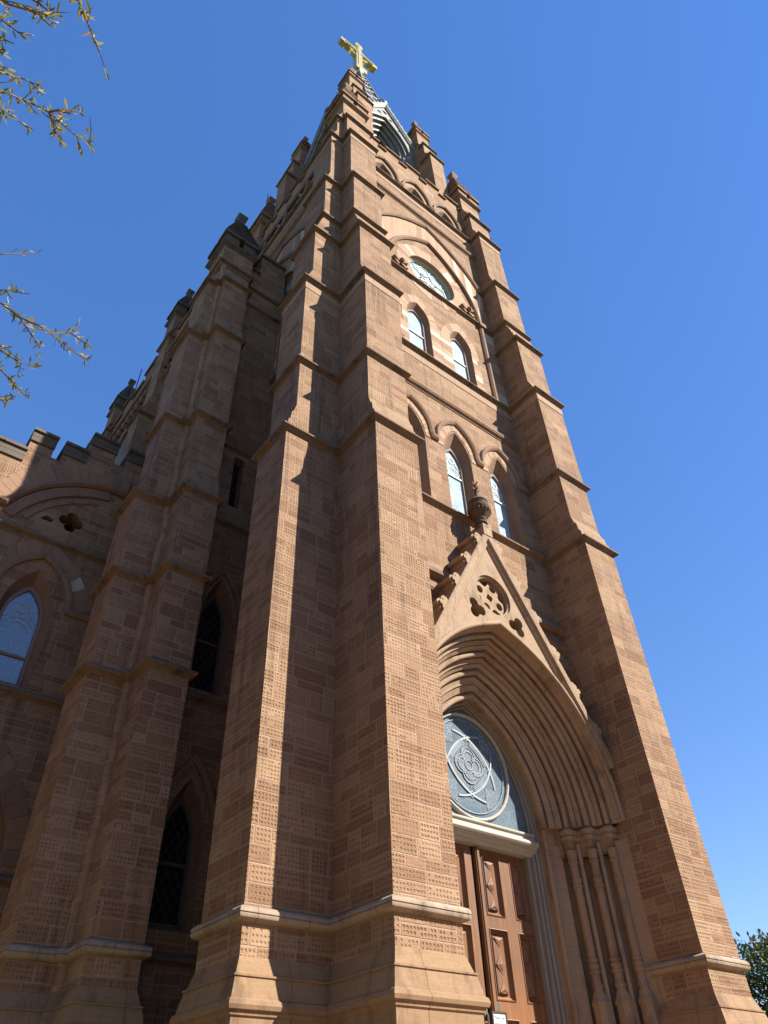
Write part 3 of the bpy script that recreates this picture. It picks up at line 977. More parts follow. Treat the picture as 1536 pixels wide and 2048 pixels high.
def order_profile(arris, dback, last_o):
    """(o,d): o grows outward, d shrinks toward the viewer"""
    pr = [(0.0, dback), (0.0, arris[0][1] + 0.12)]
    ends = list(arris) + [(last_o, arris[-1][1] - 0.14)]
    for i, (o, d) in enumerate(arris):
        on, dn = ends[i + 1]
        L = math.hypot(on - o, dn - d)
        ex, ey = (on - o) / L, (dn - d) / L
        nx, ny = ey, -ex                     # toward the viewer and the opening

        def q(t, h):
            return (o + ex * t + nx * h, d + ey * t + ny * h)
        pr += [q(-0.065, -0.055), q(-0.05, -0.03)]
        pr += [q(-0.046 * math.cos(a), 0.004 + 0.046 * math.sin(a)) for a in [PI * (-0.08 + 1.16 * k / 8) for k in range(9)]]
        pr += [q(0.055, -0.055), q(0.092, -0.055), q(0.095, 0.0)]
        if L > 0.25:
            m_ = 0.095 + (L - 0.19) * 0.45
            pr += [q(m_, 0.0), q(m_ + 0.006, -0.022), q(m_ + 0.022, -0.022)]
            pr += [q(m_ + 0.040 - 0.018 * math.cos(a), 0.002 + 0.018 * math.sin(a)) for a in [PI * k / 4 for k in range(5)]]
            pr += [q(m_ + 0.062, 0.0), q(L - 0.095, 0.0)]
    return pr


ARR = [(0.0, 0.58), (0.38, 0.36), (0.64, 0.10), (0.90, -0.16)]
prof = order_profile(ARR, 0.98, 0.99)
prof += [(0.99, -0.36), (1.0, -0.42)] + rollpts(1.035, -0.42, 0.05, PI, PI * 2, 6) + [(1.085, -0.39), (1.10, 0.3), (1.10, 0.98)]
path = pointed(W0, 6.12, math.sqrt((W0 + CC) ** 2 - CC * CC), None, 0, 22)
mb = MB(F_front)
mb.sweep(path, prof, UVD, False, 1)
mb.make('doorway_arch', M['portal_arch'], CH, smooth=True)
for sg in (-1, 1):
    Fm = (lambda s_: (lambda x, y, z: (s_ * x, y, z)))(sg)
    # jamb: stepped and hollowed behind the shafts, up to the capitals
    jp = [(1.5, 0.98), (1.5, 0.70), (1.515, 0.69)] + rollpts(1.555, 0.655, 0.052, PI * 0.75, PI * 1.75, 6) + [(1.60, 0.64), (1.74, 0.62), (1.80, 0.57), (1.84, 0.56)]
    for ox, oy in ((1.93, 0.41), (2.19, 0.15)):
        jp += [(ox + 0.02, oy + 0.22), (ox + 0.095, oy + 0.18), (ox + 0.10, oy + 0.02)]
        jp += rollpts(ox + 0.130, oy - 0.070, 0.046, PI * 0.70, PI * 1.85, 7)
        jp += [(ox + 0.185, oy + 0.03), (ox + 0.215, oy + 0.03), (ox + 0.22, oy - 0.06)]
    jp += [(2.47, 0.08), (2.53, 0.04), (2.53, -0.09)] + rollpts(2.515, -0.17, 0.040, PI * 0.7, PI * 1.5, 5) + [(2.54, -0.24), (2.548, -0.40), (2.56, -0.40), (2.56, 0.98)]
    mb = MB(Fm)
    mb.prism(jp, PLAN, 2.2, 5.86)
    mb.prism(jp[:11] + [(1.86, 0.60), (1.86, 0.98)], PLAN, 5.86, 6.125)
    mb.make('doorway_jamb', M['portal'], CH, smooth=True)
    # impost stepping round the three arrises
    def impost(e):
        q = [(1.5, 0.98), (1.5 - 0.2 * e, 0.62)]
        q = [(1.80, 0.98), (1.80, 0.50)]
        for ox, oy in ((1.88, 0.36), (2.14, 0.10), (2.40, -0.16)):
            q += [(ox - e, oy + 0.17), (ox - e, oy - e * 0.4 + 0.04), (ox + 0.02, oy - e), (ox + 0.19, oy - e)]
        q += [(2.56, -0.32 - e), (2.56, 0.98)]
        return q
    mb = MB(Fm)
    zz = [(5.66, -0.045), (5.74, -0.04), (5.80, -0.015), (5.86, -0.01), (5.875, 0.0), (5.90, 0.0), (5.915, 0.045), (5.98, 0.055), (6.0, 0.03), (6.02, 0.06), (6.08, 0.07), (6.125, 0.035)]
    mb.loft([[(a, b, z) for a, b in impost(e)] for z, e in zz], True, True)
    mb.make('impost', M['portal_plain'], CH)
    for ox, oy in ((1.93, 0.41), (2.19, 0.15), (2.445, -0.105)):
        mb = MB(Fm)
        pr = [(0.0, 3.50), (0.150, 3.50), (0.155, 3.55), (0.12, 3.60), (0.105, 3.64), (0.13, 3.66), (0.13, 3.69), (0.108, 3.71), (0.104, 3.84), (0.132, 3.86), (0.132, 3.89), (0.115, 3.905), (0.115, 3.93), (0.13, 3.945), (0.13, 3.975), (0.104, 3.99), (0.104, 4.01), (0.128, 4.02), (0.128, 4.05), (0.102, 4.07),
              (0.098, 5.12), (0.125, 5.135), (0.125, 5.165), (0.106, 5.18), (0.106, 5.23), (0.125, 5.245), (0.125, 5.275), (0.102, 5.29), (0.10, 5.52), (0.125, 5.535), (0.125, 5.56), (0.10, 5.575), (0.10, 5.62), (0.112, 5.69), (0.115, 5.74), (0.0, 5.74)]
        mb.lathe([(r * (0.72 if z < 5.6 else 0.85), z) for r, z in pr], (ox, oy, 0), 16)
        colm = mb.make('shaft', M['portal_plain'], CH, smooth=True)
        mb = MB(Fm)
        def octo(r, z):
            return [(ox + r * math.cos(PI / 8 + PI / 4 * k), oy + r * math.sin(PI / 8 + PI / 4 * k), z) for k in range(8)]
        mb.loft([octo(0.165, 2.2), octo(0.165, 2.95), octo(0.14, 3.03), octo(0.14, 3.40), octo(0.155, 3.42), octo(0.155, 3.45), octo(0.11, 3.53)], True, True)
        mb.make('pedestal', M['portal_plain'], colm)

# gable over the doorway
GF = -0.40
hole = pointed(2.46, 6.2, math.sqrt((2.46 + CC) ** 2 - CC * CC), None, 0, 20)
outer = [(2.535, 6.2)] + [(2.535, 7.2), (0.0, 11.72), (-2.535, 7.2), (-2.535, 6.2)]
poly = outer + hole[::-1]
gh = [foil(0.0, 10.12, 0.43, 4, 9, PI / 4, 0.0, 1.0)[:0] or circle(0.0, 10.12, 0.47, 28), foil(-0.56, 9.58, 0.235, 3, 7, PI / 2 + 0.5, 0.52, 0.5), foil(0.56, 9.58, 0.235, 3, 7, PI / 2 - 0.5, 0.52, 0.5)]
mb = MB(F_front)
mb.panel(poly, gh, GF, 0.004)
gable = mb.make('doorway_gable', M['portal'], CH)
mb = MB(F_front)
rh = [[(0.105 * math.cos(t_ + 0.35), 10.12 + 0.105 * math.sin(t_ + 0.35)) for t_ in (0, PI / 2, PI, 3 * PI / 2)]]
for i in range(4):
    a = PI / 4 + i * PI / 2 + 0.35
    rh.append([(0.255 * math.cos(a) + 0.088 * (1.0 + 0.35 * math.cos(t_)) * math.cos(a + t_), 10.12 + 0.255 * math.sin(a) + 0.088 * (1.0 + 0.35 * math.cos(t_)) * math.sin(a + t_)) for t_ in [2 * PI * k_ / 12 for k_ in range(12)]])
    b = a + PI / 4
    rh.append([(r_ * math.cos(b + t_), 10.12 + r_ * math.sin(b + t_)) for r_, t_ in ((0.27, -0.14), (0.35, -0.34), (0.44, -0.40), (0.45, 0.0), (0.44, 0.34), (0.35, 0.28), (0.27, 0.10))])
mb.panel(circle(0, 10.12, 0.49, 28), rh, GF + 0.12, GF + 0.22)
mb.sweep(circle(0, 10.12, 0.45, 28), [(-0.02, GF + 0.11), (-0.02, GF + 0.05), (0.03, GF + 0.03), (0.04, GF + 0.11)], UVD, True)
mb.make('roundel_tracery', M['portal'], gable)
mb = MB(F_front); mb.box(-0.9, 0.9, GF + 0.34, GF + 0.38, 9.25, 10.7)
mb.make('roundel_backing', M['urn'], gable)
# raking coping with crockets
SL = Vector((2.535, 7.2 - 11.72)).normalized()
mb = MB(F_front)
mb.sweep([(2.54, 7.12), (0.0, 11.62), (-2.54, 7.12)], [(-0.13, 0.0), (-0.13, GF - 0.01), (-0.10, GF - 0.05), (-0.06, GF - 0.05), (-0.03, GF - 0.11), (0.08, GF - 0.12), (0.12, GF - 0.10), (0.12, 0.0)], UVD, False, 1)
mb.box(-0.13, 0.13, GF - 0.13, 0.0, 11.62, 11.92)
mb.make('gable_coping', M['portal'], gable)
for sg in (-1, 1):
    for i in range(6):
        t = 0.09 + i * 0.158
        base = Vector((sg * 2.54 * t, 11.75 - (11.75 - 7.2) * t))
        ax = Vector((sg * SL.x, SL.y))            # down the rake
        nr = Vector((-ax.y * sg * -1, ax.x * -1 * sg * -1))
        nr = Vector((sg * abs(SL.y), abs(SL.x)))
        nr.normalize()
        sh = [(-0.20, -0.05), (-0.19, 0.05), (-0.23, 0.12), (-0.20, 0.20), (-0.12, 0.215), (-0.07, 0.18), (-0.045, 0.25), (0.03, 0.27), (0.085, 0.22), (0.07, 0.15), (0.13, 0.14), (0.17, 0.07), (0.23, 0.035), (0.34, 0.0), (0.34, -0.05)]
        pl = [(base.x + ax.x * a + nr.x * b, base.y + ax.y * a + nr.y * b) for a, b in sh]
        mb = MB(F_front)
        mb.prism(pl, UVD, GF - 0.06, 0.01)
        mb.prism([(base.x + ax.x * a * 0.72 + nr.x * (b * 0.8 + 0.01), base.y + ax.y * a * 0.72 + nr.y * (b * 0.8 + 0.01)) for a, b in sh], UVD, GF - 0.10, GF - 0.055)
        mb.make('crocket', M['portal'], gable)
# urn finial
mb = MB(F_front)
k = 1.0
mb.lathe([(r_ * (0.84 if 12.2 < z_ < 12.6 else 0.95), z_) for r_, z_ in [(0.0, 11.86), (0.17, 11.86), (0.13, 11.95), (0.11, 12.0), (0.15, 12.03), (0.15, 12.07), (0.12, 12.10), (0.15, 12.14), (0.15, 12.17), (0.13, 12.19), (0.20, 12.25), (0.26, 12.31), (0.285, 12.34), (0.26, 12.37), (0.29, 12.40), (0.315, 12.45), (0.315, 12.49), (0.27, 12.53), (0.22, 12.56), (0.23, 12.59), (0.21, 12.64), (0.19, 12.66), (0.21, 12.69), (0.18, 12.75), (0.11, 12.80), (0.065, 12.84), (0.045, 12.9), (0.035, 13.18), (0.05, 13.2), (0.0, 13.24)]], (0, -0.38, 0), 20)
for i in range(18):
    a = 2 * PI * i / 18
    mb.lathe([(0.0, -0.03), (0.026, -0.015), (0.03, 0.0), (0.026, 0.015), (0.0, 0.03)], (0.242 * math.cos(a), -0.38 + 0.242 * math.sin(a), 12.365), 6)
    mb.lathe([(0.0, -0.02), (0.022, 0.0), (0.0, 0.02)], (0.215 * math.cos(a), -0.38 + 0.215 * math.sin(a), 12.665), 6)
urn = mb.make('urn_finial', M['urn'], CH, smooth=True)
mb = MB(F_front)
for a in (0, PI / 2, PI, 3 * PI / 2):
    ca, sa = math.cos(a), math.sin(a)
    mb.tube([(0.0, -0.38, 13.08), (0.05 * ca, -0.38 + 0.05 * sa, 13.12), (0.10 * ca, -0.38 + 0.10 * sa, 13.10)], [0.025, 0.022, 0.028], 6)
    mb.tube([(0.0, -0.38, 13.20), (0.05 * ca, -0.38 + 0.05 * sa, 13.27), (0.09 * ca, -0.38 + 0.09 * sa, 13.30)], [0.03, 0.022, 0.02], 6)
mb.make('finial_flower', M['portal'], urn)

# ---------------- door frame, transom light, doors
WD = 1.5
mb = MB(F_front)
fr_prof = [(-0.22, 1.12), (-0.22, 0.90), (-0.19, 0.88), (-0.175, 0.90), (-0.15, 0.90), (-0.14, 0.84), (-0.115, 0.82), (-0.09, 0.84), (-0.085, 0.80), (-0.05, 0.78), (-0.03, 0.80), (-0.02, 0.76), (0.01, 0.75), (0.01, 1.12)]
mb.sweep([(WD, 2.2)] + pointed(WD, 6.12, math.sqrt((WD + CC) ** 2 - CC * CC), None, 0, 18) + [(-WD, 2.2)], fr_prof, UVD, False, 1)
mb.make('door_frame', M['frame'], CH)
mb = MB(F_front)
tp = [(0.77, 5.995), (0.80, 5.985), (0.80, 5.925), (0.76, 5.915), (0.76, 5.90), (0.72, 5.89), (0.695, 5.86), (0.695, 5.83), (0.72, 5.80), (0.745, 5.79), (0.75, 5.77), (0.78, 5.76), (0.80, 5.73), (0.84, 5.70), (0.86, 5.66), (1.0, 5.66), (1.0, 6.05), (0.80, 6.05), (0.765, 6.035), (0.765, 6.005)]
mb.prism(tp, lambda p, q, a: (a, p, q), -1.42, 1.42)
mb.make('transom_beam', M['transom'], CH)
WT = 1.30
ti = pointed(WT, 6.12, math.sqrt((WT + CC) ** 2 - CC * CC), 6.02, 0, 16)
mb = MB(F_front); mb.panel(ti, [], 0.85, 0.88)
tl = mb.make('transom_light', M['g_tymp'], CH)
mb = MB(F_front)
RC, ZC = 0.96, 7.03
mb.sweep(circle(0, ZC, RC, 48), [(-0.022, 0.85), (-0.022, 0.81), (-0.006, 0.79), (0.02, 0.79), (0.036, 0.81), (0.04, 0.85)], UVD, True)
mb.make('round_frame', M['transom'], tl)
mb = MB(F_front)
q = [(-0.017, 0.836), (0.017, 0.836), (0.017, 0.852), (-0.017, 0.852)]
q2 = [(-0.006, 0.841), (0.006, 0.841), (0.006, 0.852), (-0.006, 0.852)]
nd = [(0.0, ZC + 0.53), (0.53, ZC), (0.0, ZC - 0.53), (-0.53, ZC)]
for i in range(4):
    a = PI / 2 - i * PI / 2
    # arcs through neighbouring nodes, carried on to the rim
    c0 = (0.53 * math.cos(a + PI / 4) * -1.05, ZC + 0.53 * math.sin(a + PI / 4) * -1.05)
    R_ = math.hypot(nd[i][0] - c0[0], nd[i][1] - c0[1])
    aa = math.atan2(nd[i][1] - c0[1], nd[i][0] - c0[0])
    am = a + PI / 4
    half = abs(((aa - am + PI) % (2 * PI)) - PI) * 1.9
    pts = []
    for t in range(17):
        b = am - half + 2 * half * t / 16
        pp = (c0[0] + R_ * math.cos(b), c0[1] + R_ * math.sin(b))
        if math.hypot(pp[0], pp[1] - ZC) < RC - 0.03:
            pts.append(pp)
    mb.sweep(pts, q, UVD)
    for s_ in (0.9, 1.7, 2.6):
        pts2 = [(c0[0] + (x - c0[0]) * (1 - 0.035 * s_), c0[1] + (z - c0[1]) * (1 - 0.035 * s_)) for x, z in pts[5:-5]]
        mb.sweep(pts2, q2, UVD)
    mb.sweep(circle(nd[i][0], nd[i][1], 0.05, 12), q2, UVD, True)
mb.sweep(foil(0, ZC, 0.34, 4, 8, 0, 0.5, 0.5), q2, UVD, True)
mb.sweep(foil(0, ZC, 0.26, 4, 8, 0, 0.5, 0.5), q2, UVD, True)
mb.sweep(circle(0, ZC, RC - 0.10, 40), q2, UVD, True)
mb.sweep(circle(0, ZC, 0.09, 12), q2, UVD, True)
mb.make('tracery', M['leadgrey'], tl)
mb = MB(F_front); mb.panel(foil(0, ZC, 0.36, 4, 8, 0, 0.5, 0.5), [], 0.842, 0.849)
for i in range(4):
    a = PI / 4 + i * PI / 2
    mb.panel([(r_ * math.cos(a + t_), ZC + r_ * math.sin(a + t_)) for r_, t_ in ((0.50, 0.0), (0.62, -0.20), (0.82, -0.34), (0.83, -0.17), (0.835, 0.0), (0.83, 0.17), (0.82, 0.34), (0.62, 0.20))], [], 0.842, 0.849)
mb.make('patterned_glass', M['g_pat'], tl)

for sg in (-1, 1):
    Fm = (lambda s_: (lambda x, y, z: (s_ * x, y, z)))(sg)
    rows = ((4.64, 5.57), (3.47, 4.43), (2.40, 3.22))
    cols = ((0.21, 0.61), (0.89, 1.26))
    hl, rec = [], []
    for z0, z1 in rows:
        for u0, u1 in cols:
            hl.append([(u0, z0), (u1, z0), (u1, z1), (u0, z1)])
    mb = MB(Fm)
    mb.panel([(0.035, 2.24), (1.30, 2.24), (1.30, 5.66), (0.035, 5.66)], hl, 1.0, 1.08)
    door = mb.make('door', M['wood'], CH)
    for z0, z1 in rows:
        for u0, u1 in cols:
            mb = MB(Fm)
            def rc(e, d):
                return [(u0 + e, d, z0 + e), (u1 - e, d, z0 + e), (u1 - e, d, z1 - e), (u0 + e, d, z1 - e)]
            mb.loft([rc(-0.012, 0.99), rc(0.0, 0.985), rc(0.018, 1.03), rc(0.05, 1.055), rc(0.052, 1.062), rc(0.085, 1.062), rc(0.09, 1.055)], True, False)
            # raised field: two facets meeting on the middle line
            um = (u0 + u1) / 2
            e = 0.09
            mb.loft([[(u0 + e, 1.055, z0 + e), (u0 + e, 1.055, z1 - e)], [(u0 + e, 1.042, z0 + e), (u0 + e, 1.042, z1 - e)], [(um - 0.02, 1.018, z0 + e), (um - 0.02, 1.018, z1 - e)], [(um + 0.02, 1.018, z0 + e), (um + 0.02, 1.018, z1 - e)], [(u1 - e, 1.042, z0 + e), (u1 - e, 1.042, z1 - e)], [(u1 - e, 1.055, z0 + e), (u1 - e, 1.055, z1 - e)]], False)
            pn = mb.make('door_panel', M['wood'], door)
            # carved lozenge and end triangles
            mb = MB(Fm)
            zm = (z0 + z1) / 2
            def pyr(pts, tip):
                ids = [mb.pt(p) for p in pts]; t_ = mb.pt(tip)
                for a_, b_ in zip(ids, ids[1:] + ids[:1]):
                    mb.face((a_, b_, t_))
                mb.face(ids[::-1])
            for s1, s0 in ((0.10, 1.006), (0.06, 0.994)):
                pyr([(um - s1, s0 + 0.012, zm), (um, s0 + 0.006, zm - s1 * 1.5), (um + s1, s0 + 0.012, zm), (um, s0 + 0.006, zm + s1 * 1.5)], (um, s0 - 0.004, zm))
            for zz, dr in ((z1 - 0.10, -1), (z0 + 0.10, 1)):
                pyr([(um - 0.10, 1.02, zz), (um + 0.10, 1.02, zz), (um, 1.012, zz + dr * 0.15)], (um, 1.0, zz + dr * 0.05))
            mb.make('carved_boss', M['wood'], pn)
    mb = MB(Fm); mb.box(0.10, 0.17, 0.93, 0.998, 3.18, 3.42); mb.tube([(0.135, 0.99, 3.24), (0.135, 0.90, 3.25), (0.135, 0.90, 3.0)], 0.018, 8)
    mb.make('handle', M['brass'], door)
    if sg > 0:
        mb = MB(Fm); mb.box(0.03, 0.115, 0.945, 1.002, 2.24, 5.65); mb.box(0.05, 0.095, 0.925, 0.947, 2.24, 5.65)
        mb.make('astragal', M['wood'], door)
mb = MB(); mb.box(-1.5, 1.5, 1.10, 1.28, 2.2, 8.6)
mb.make('dark_lobby', M['void'], CH)
mb = MB(); mb.box(-0.1, 0.05, 1.03, 1.09, 2.24, 5.66)
mb.make('door_rebate', M['void'], CH)

# ---------------- corner pinnacles of the tower
def pinnacle(F, x0, x1, y0, y1, z_body, z_string, z_cap, z_pyr, z_top, mat_body='ashlar', mat_cap='trim', mat_pyr='trim', ncourse=8, bodymi=None):
    cx, cy = (x0 + x1) / 2, (y0 + y1) / 2
    hw, hd = (x1 - x0) / 2, (y1 - y0) / 2

    def rc(e, z):
        return [(x0 - e, y0 - e, z), (x1 + e, y0 - e, z), (x1 + e, y1 + e, z), (x0 - e, y1 + e, z)]
    mb = MB(F)
    mb.loft([rc(0, z_body), rc(0, z_string)], True, True)
    root = mb.make('pinnacle', M[mat_body], CH)
    mb = MB(F)
    s = min(1.0, hw / 0.52)
    hcap = z_cap - z_string
    mb.loft([rc(0.0, z_string - 0.12), rc(0.05 * s, z_string - 0.06), rc(0.13 * s, z_string), rc(0.14 * s, z_string + 0.05 * s), rc(0.06 * s, z_string + 0.14 * s), rc(0.05 * s, z_string + 0.16 * s)], True, True)
    # battlemented cap: four blocks with a slot between
    zt = z_string + 0.16 * s
    sl = hw * 0.16
    for a, b in ((-1, -1), (1, -1), (1, 1), (-1, 1)):
        xa, xb = cx + a * sl, cx + a * (hw + 0.05 * s)
        ya, yb = cy + b * sl, cy + b * (hd + 0.05 * s)
        mb.box(min(xa, xb), max(xa, xb), min(ya, yb), max(ya, yb), zt + 0.002, z_cap - 0.14 * s)
        xb2, yb2 = cx + a * (hw + 0.13 * s), cy + b * (hd + 0.13 * s)
        mb.box(min(xa, xb2), max(xa, xb2), min(ya, yb2), max(ya, yb2), z_cap - 0.138 * s, z_cap)
    mb.make('cap', M[mat_cap], root)
    # stepped pyramid
    mb = MB(F)
    n = ncourse
    rings = []
    zb0 = z_cap + 0.003
    hz = z_pyr - zb0
    bx, by = hw + 0.10 * s, hd + 0.10 * s
    for k in range(n):
        a, b = k / n, (k + 1) / n
        f0 = 1 - 0.78 * a; f1 = 1 - 0.78 * b
        za, zb = zb0 + hz * a, zb0 + hz * b
        ex = 0.03 * s

        def q(f, e, z):
            return [(cx - bx * f - e, cy - by * f - e, z), (cx + bx * f + e, cy - by * f - e, z), (cx + bx * f + e, cy + by * f + e, z), (cx - bx * f - e, cy + by * f + e, z)]
        rings += [q(f0, ex if k else 0, za), q(f0, (ex if k else 0) * 0.9, za + 0.03), q(f1, 0.0, zb - 0.002)]
    mb.loft(rings, True, True)
    mb.make('pyramid', M[mat_pyr], root)
    mb = MB(F)
    w0 = hw * 0.23
    hf = z_top - z_pyr
    def q2(r, z):
        return [(cx - r, cy - r, z), (cx + r, cy - r, z), (cx + r, cy + r, z), (cx - r, cy + r, z)]
    mb.loft([q2(w0, z_pyr - 0.02), q2(w0 * 0.9, z_pyr + hf * 0.3), q2(w0 * 1.5, z_pyr + hf * 0.62), q2(w0 * 1.55, z_pyr + hf * 0.78), q2(w0 * 1.2, z_pyr + hf * 0.86), q2(w0 * 0.5, z_top)], True, True)
    mb.make('finial', M[mat_pyr], root)
    return root


for k in range(4):
    pinnacle(rot4(k), -3.6, -2.55, 0.0, 1.05, 31.3, 32.45, 33.25, 35.7, 36.35)

# ---------------- lantern stage with its four turrets, gables and spire
mb = MB(); mb.box(-1.15, 1.15, 3.6 - 1.15, 3.6 + 1.15, 30.3, 39.0)
mb.make('lantern_core', M['zincd'], CH)
for k in range(4):
    F = rot4(k)
    # turret with set-offs on two faces
    tprof = [(0.62, 30.3), (0.62, 36.55)] + weather(0.62, 36.75, 0.32, 37.5, 1) + [(0.32, 38.35)] + weather(0.32, 38.55, 0.0, 39.2, 1) + [(0.0, 39.3)]
    x0, x1, ya = -2.50, -1.72, 1.12
    mb = MB(F)
    for sw in (0, 1):
        poly = [(ya - p, z) for p, z in tprof] + [(ya + 0.5, tprof[-1][1]), (ya + 0.5, tprof[0][1])]
        if sw == 0:
            mb.prism(poly, lambda p, q, a: (a, p, q), x0, x1, 0)
        else:
            # same projection on the left-hand face of the corner (about the diagonal)
            mb.prism(poly, lambda p, q, a: (p - CY, a + CY, q), x0, x1, 0)
    mb.make('lantern_buttress', M['ashlar'], CH)
    for zl, pr_ in ((36.75, 0.62), (38.55, 0.32)):
        mb = MB(F)
        mb.sweep([(x0, ya), (x0, ya - pr_), (x1, ya - pr_), (x1, ya)], lip_prof(zl, 0.08), PLAN, False, 1)
        mb.sweep([(ya - CY, x1 + CY), (ya - CY - pr_, x1 + CY), (ya - CY - pr_, x0 + CY), (ya - CY, x0 + CY)], lip_prof(zl, 0.08), PLAN, False, 1)
        mb.make('string_course', M['lip'], CH)
    pinnacle(F, -2.50, -1.72, 1.10, 1.88, 39.2, 40.75, 41.35, 42.9, 43.4, ncourse=6)
    # gabled opening
    yf = 1.5
    zs, c_ = 37.85, 1.6
    def hh(w):
        return math.sqrt((w + c_) ** 2 - c_ * c_)
    mb = MB(F)
    pr = []
    for i, (o, d) in enumerate(((0.0, 0.62), (0.17, 0.44), (0.34, 0.26), (0.51, 0.08))):
        pr += [(o, yf + d + 0.12)] + rollpts(o + 0.05, yf + d + 0.05, 0.065, PI * 0.6, PI * 1.9, 6) + [(o + 0.12, yf + d)]
    pr += [(0.68, yf + 0.08), (0.68, yf - 0.05), (0.76, yf - 0.06), (0.78, yf + 0.8), (0.0, yf + 0.8)]
    mb.sweep([(0.68, 31.0)] + pointed(0.68, zs, hh(0.68), None, 0, 12) + [(-0.68, 31.0)], pr, UVD, False, 1)
    lg = mb.make('lantern_arch', M['zinc'], CH, smooth=True)
    mb = MB(F)
    gp = [(1.75, 30.9), (1.75, 39.05), (0, 42.05), (-1.75, 39.05), (-1.75, 30.9)]
    hl = [(1.42, 30.9)] + pointed(1.42, zs, hh(1.42), None, 0, 14) + [(-1.42, 30.9)]
    mb.panel(gp[:3] + gp[3:] + hl[::-1], [foil(0.0, 41.22, 0.17, 4, 6, 0, .5, .5), foil(-0.36, 40.72, 0.15, 3, 6, PI / 2, .5, .5), foil(0.36, 40.72, 0.15, 3, 6, PI / 2, .5, .5)], yf, yf + 0.25)
    mb.make('lantern_gable', M['zinc'], lg)
    mb = MB(F); mb.box(-0.7, 0.7, yf + 0.12, yf + 0.2, 40.5, 41.55); mb.make('gable_backing', M['zincd'], lg)
    mb = MB(F)
    mb.sweep([(1.80, 38.97), (0, 42.05), (-1.80, 38.97)], [(-0.10, yf + 0.2), (-0.10, yf - 0.06), (0.05, yf - 0.14), (0.14, yf - 0.14), (0.16, yf + 0.6), (0.0, yf + 0.6)], UVD, False, 1)
    for sg in (-1, 1):
        for i in range(7):
            t = 0.08 + i * 0.135
            bx, bz = sg * 1.8 * t, 42.15 - 3.08 * t
            mb.prism([(bx - 0.10, bz - 0.02), (bx + 0.10, bz - 0.02), (bx + 0.13 * sg + 0.05, bz + 0.15), (bx + 0.13 * sg, bz + 0.20), (bx + 0.13 * sg - 0.06, bz + 0.16)], UVD, yf - 0.12, yf - 0.02)
    mb.make('gable_coping', M['zinc'], lg)
    mb = MB(F)
    mb.lathe([(0.0, 0.0), (0.10, 0.0), (0.09, 0.15), (0.16, 0.25), (0.26, 0.38), (0.30, 0.5), (0.27, 0.62), (0.17, 0.72), (0.10, 0.75), (0.0, 0.78)], (0, yf + 0.15, 42.1), 14)
    mb.make('finial', M['zincd'], lg, smooth=True)
    mb = MB(F); mb.panel([(-0.8, 30.9), (0.8, 30.9), (0.8, 40.6), (-0.8, 40.6)], [], yf + 0.82, yf + 0.86); mb.make('louvre_void', M['void'], lg)
    # little shafts and rail in the opening
    mb = MB(F)
    for xx in (-1.32, -1.15, -0.98, -0.8, 0.8, 0.98, 1.15, 1.32):
        dd = yf - 0.02 + (1.4 - abs(xx)) * 0.9
        mb.lathe([(0.075, 30.9), (0.06, 31.1), (0.06, 37.0), (0.09, 37.05), (0.06, 37.12), (0.06, 37.25), (0.12, 37.5), (0.12, 37.55)], (xx, dd, 0), 8)
    mb.make('shaft', M['zinc'], lg, smooth=True)

# spire
mb = MB()
def oct_ring(r, z, n=8, off=PI / 8):
    R_ = r / math.cos(PI / 8)
    return [(R_ * math.cos(off + 2 * PI * k / n), CY + R_ * math.sin(off + 2 * PI * k / n), z) for k in range(n)]
ZB, RB, ZT, RT = 40.1, 2.02, 52.3, 0.28
mb.loft([oct_ring(RB, ZB), oct_ring(RT, ZT)], True, True)
sp = mb.make('spire', M['zincd'], CH)
mb = MB()
a, b = oct_ring(RB + 0.03, ZB), oct_ring(RT + 0.03, ZT)
for p, q in zip(a, b):
    mb.tube([p, q], [0.09, 0.06], 8)
mb.make('rib', M['zinc'], sp)
mb = MB()
for kf in range(8):
    def pt(u, t):
        r = RB + (RT - RB) * t + 0.02
        z = ZB + (ZT - ZB) * t
        th = 2 * PI * kf / 8
        hwid = r * math.tan(PI / 8) * 0.94
        nx, ny = math.cos(th), math.sin(th)
        return (nx * r - ny * u * hwid, CY + ny * r + nx * u * hwid, z)
    t = 0.02
    while t < 0.96:
        r = RB + (RT - RB) * t
        dt = max(0.018, r * 0.085 / (ZT - ZB) * 14)
        for s0, s1 in ((-1, 1), (1, -1)):
            mb.tube([pt(s0, t), pt(s1, min(0.98, t + dt))], 0.03, 4)
        t += dt
mb.make('lattice', M['zinc'], sp)
mb = MB()
mb.loft([oct_ring(0.30, 52.2), oct_ring(0.42, 52.5), oct_ring(0.44, 52.7), oct_ring(0.36, 53.0), oct_ring(0.30, 53.3)], True, True)
def cr(hx, hy, z):
    return [(-hx, CY - hy, z), (hx, CY - hy, z), (hx, CY + hy, z), (-hx, CY + hy, z)]
mb.loft([cr(0.40, 0.40, 52.45), cr(0.42, 0.42, 53.1), cr(0.34, 0.34, 53.2)], True, True)
crs = mb.make('cross_base', M['gold'], sp)
# gilded cross with clover ends
def arm_end(ux, uz):
    """outline of an end opening toward +u, local (a along, b across)"""
    return [(0.30, 0.19), (0.98, 0.19), (1.02, 0.24), (1.08, 0.30), (1.16, 0.33), (1.24, 0.30), (1.28, 0.24), (1.36, 0.28), (1.45, 0.25), (1.50, 0.13), (1.50, -0.13), (1.45, -0.25), (1.36, -0.28), (1.28, -0.24), (1.24, -0.30), (1.16, -0.33), (1.08, -0.30), (1.02, -0.24), (0.98, -0.19), (0.30, -0.19)]
ZX = 56.55
outl = []
e = arm_end(0, 0)
for a_, b_ in e:
    outl.append((a_, ZX - b_))              # right arm, from top... going down
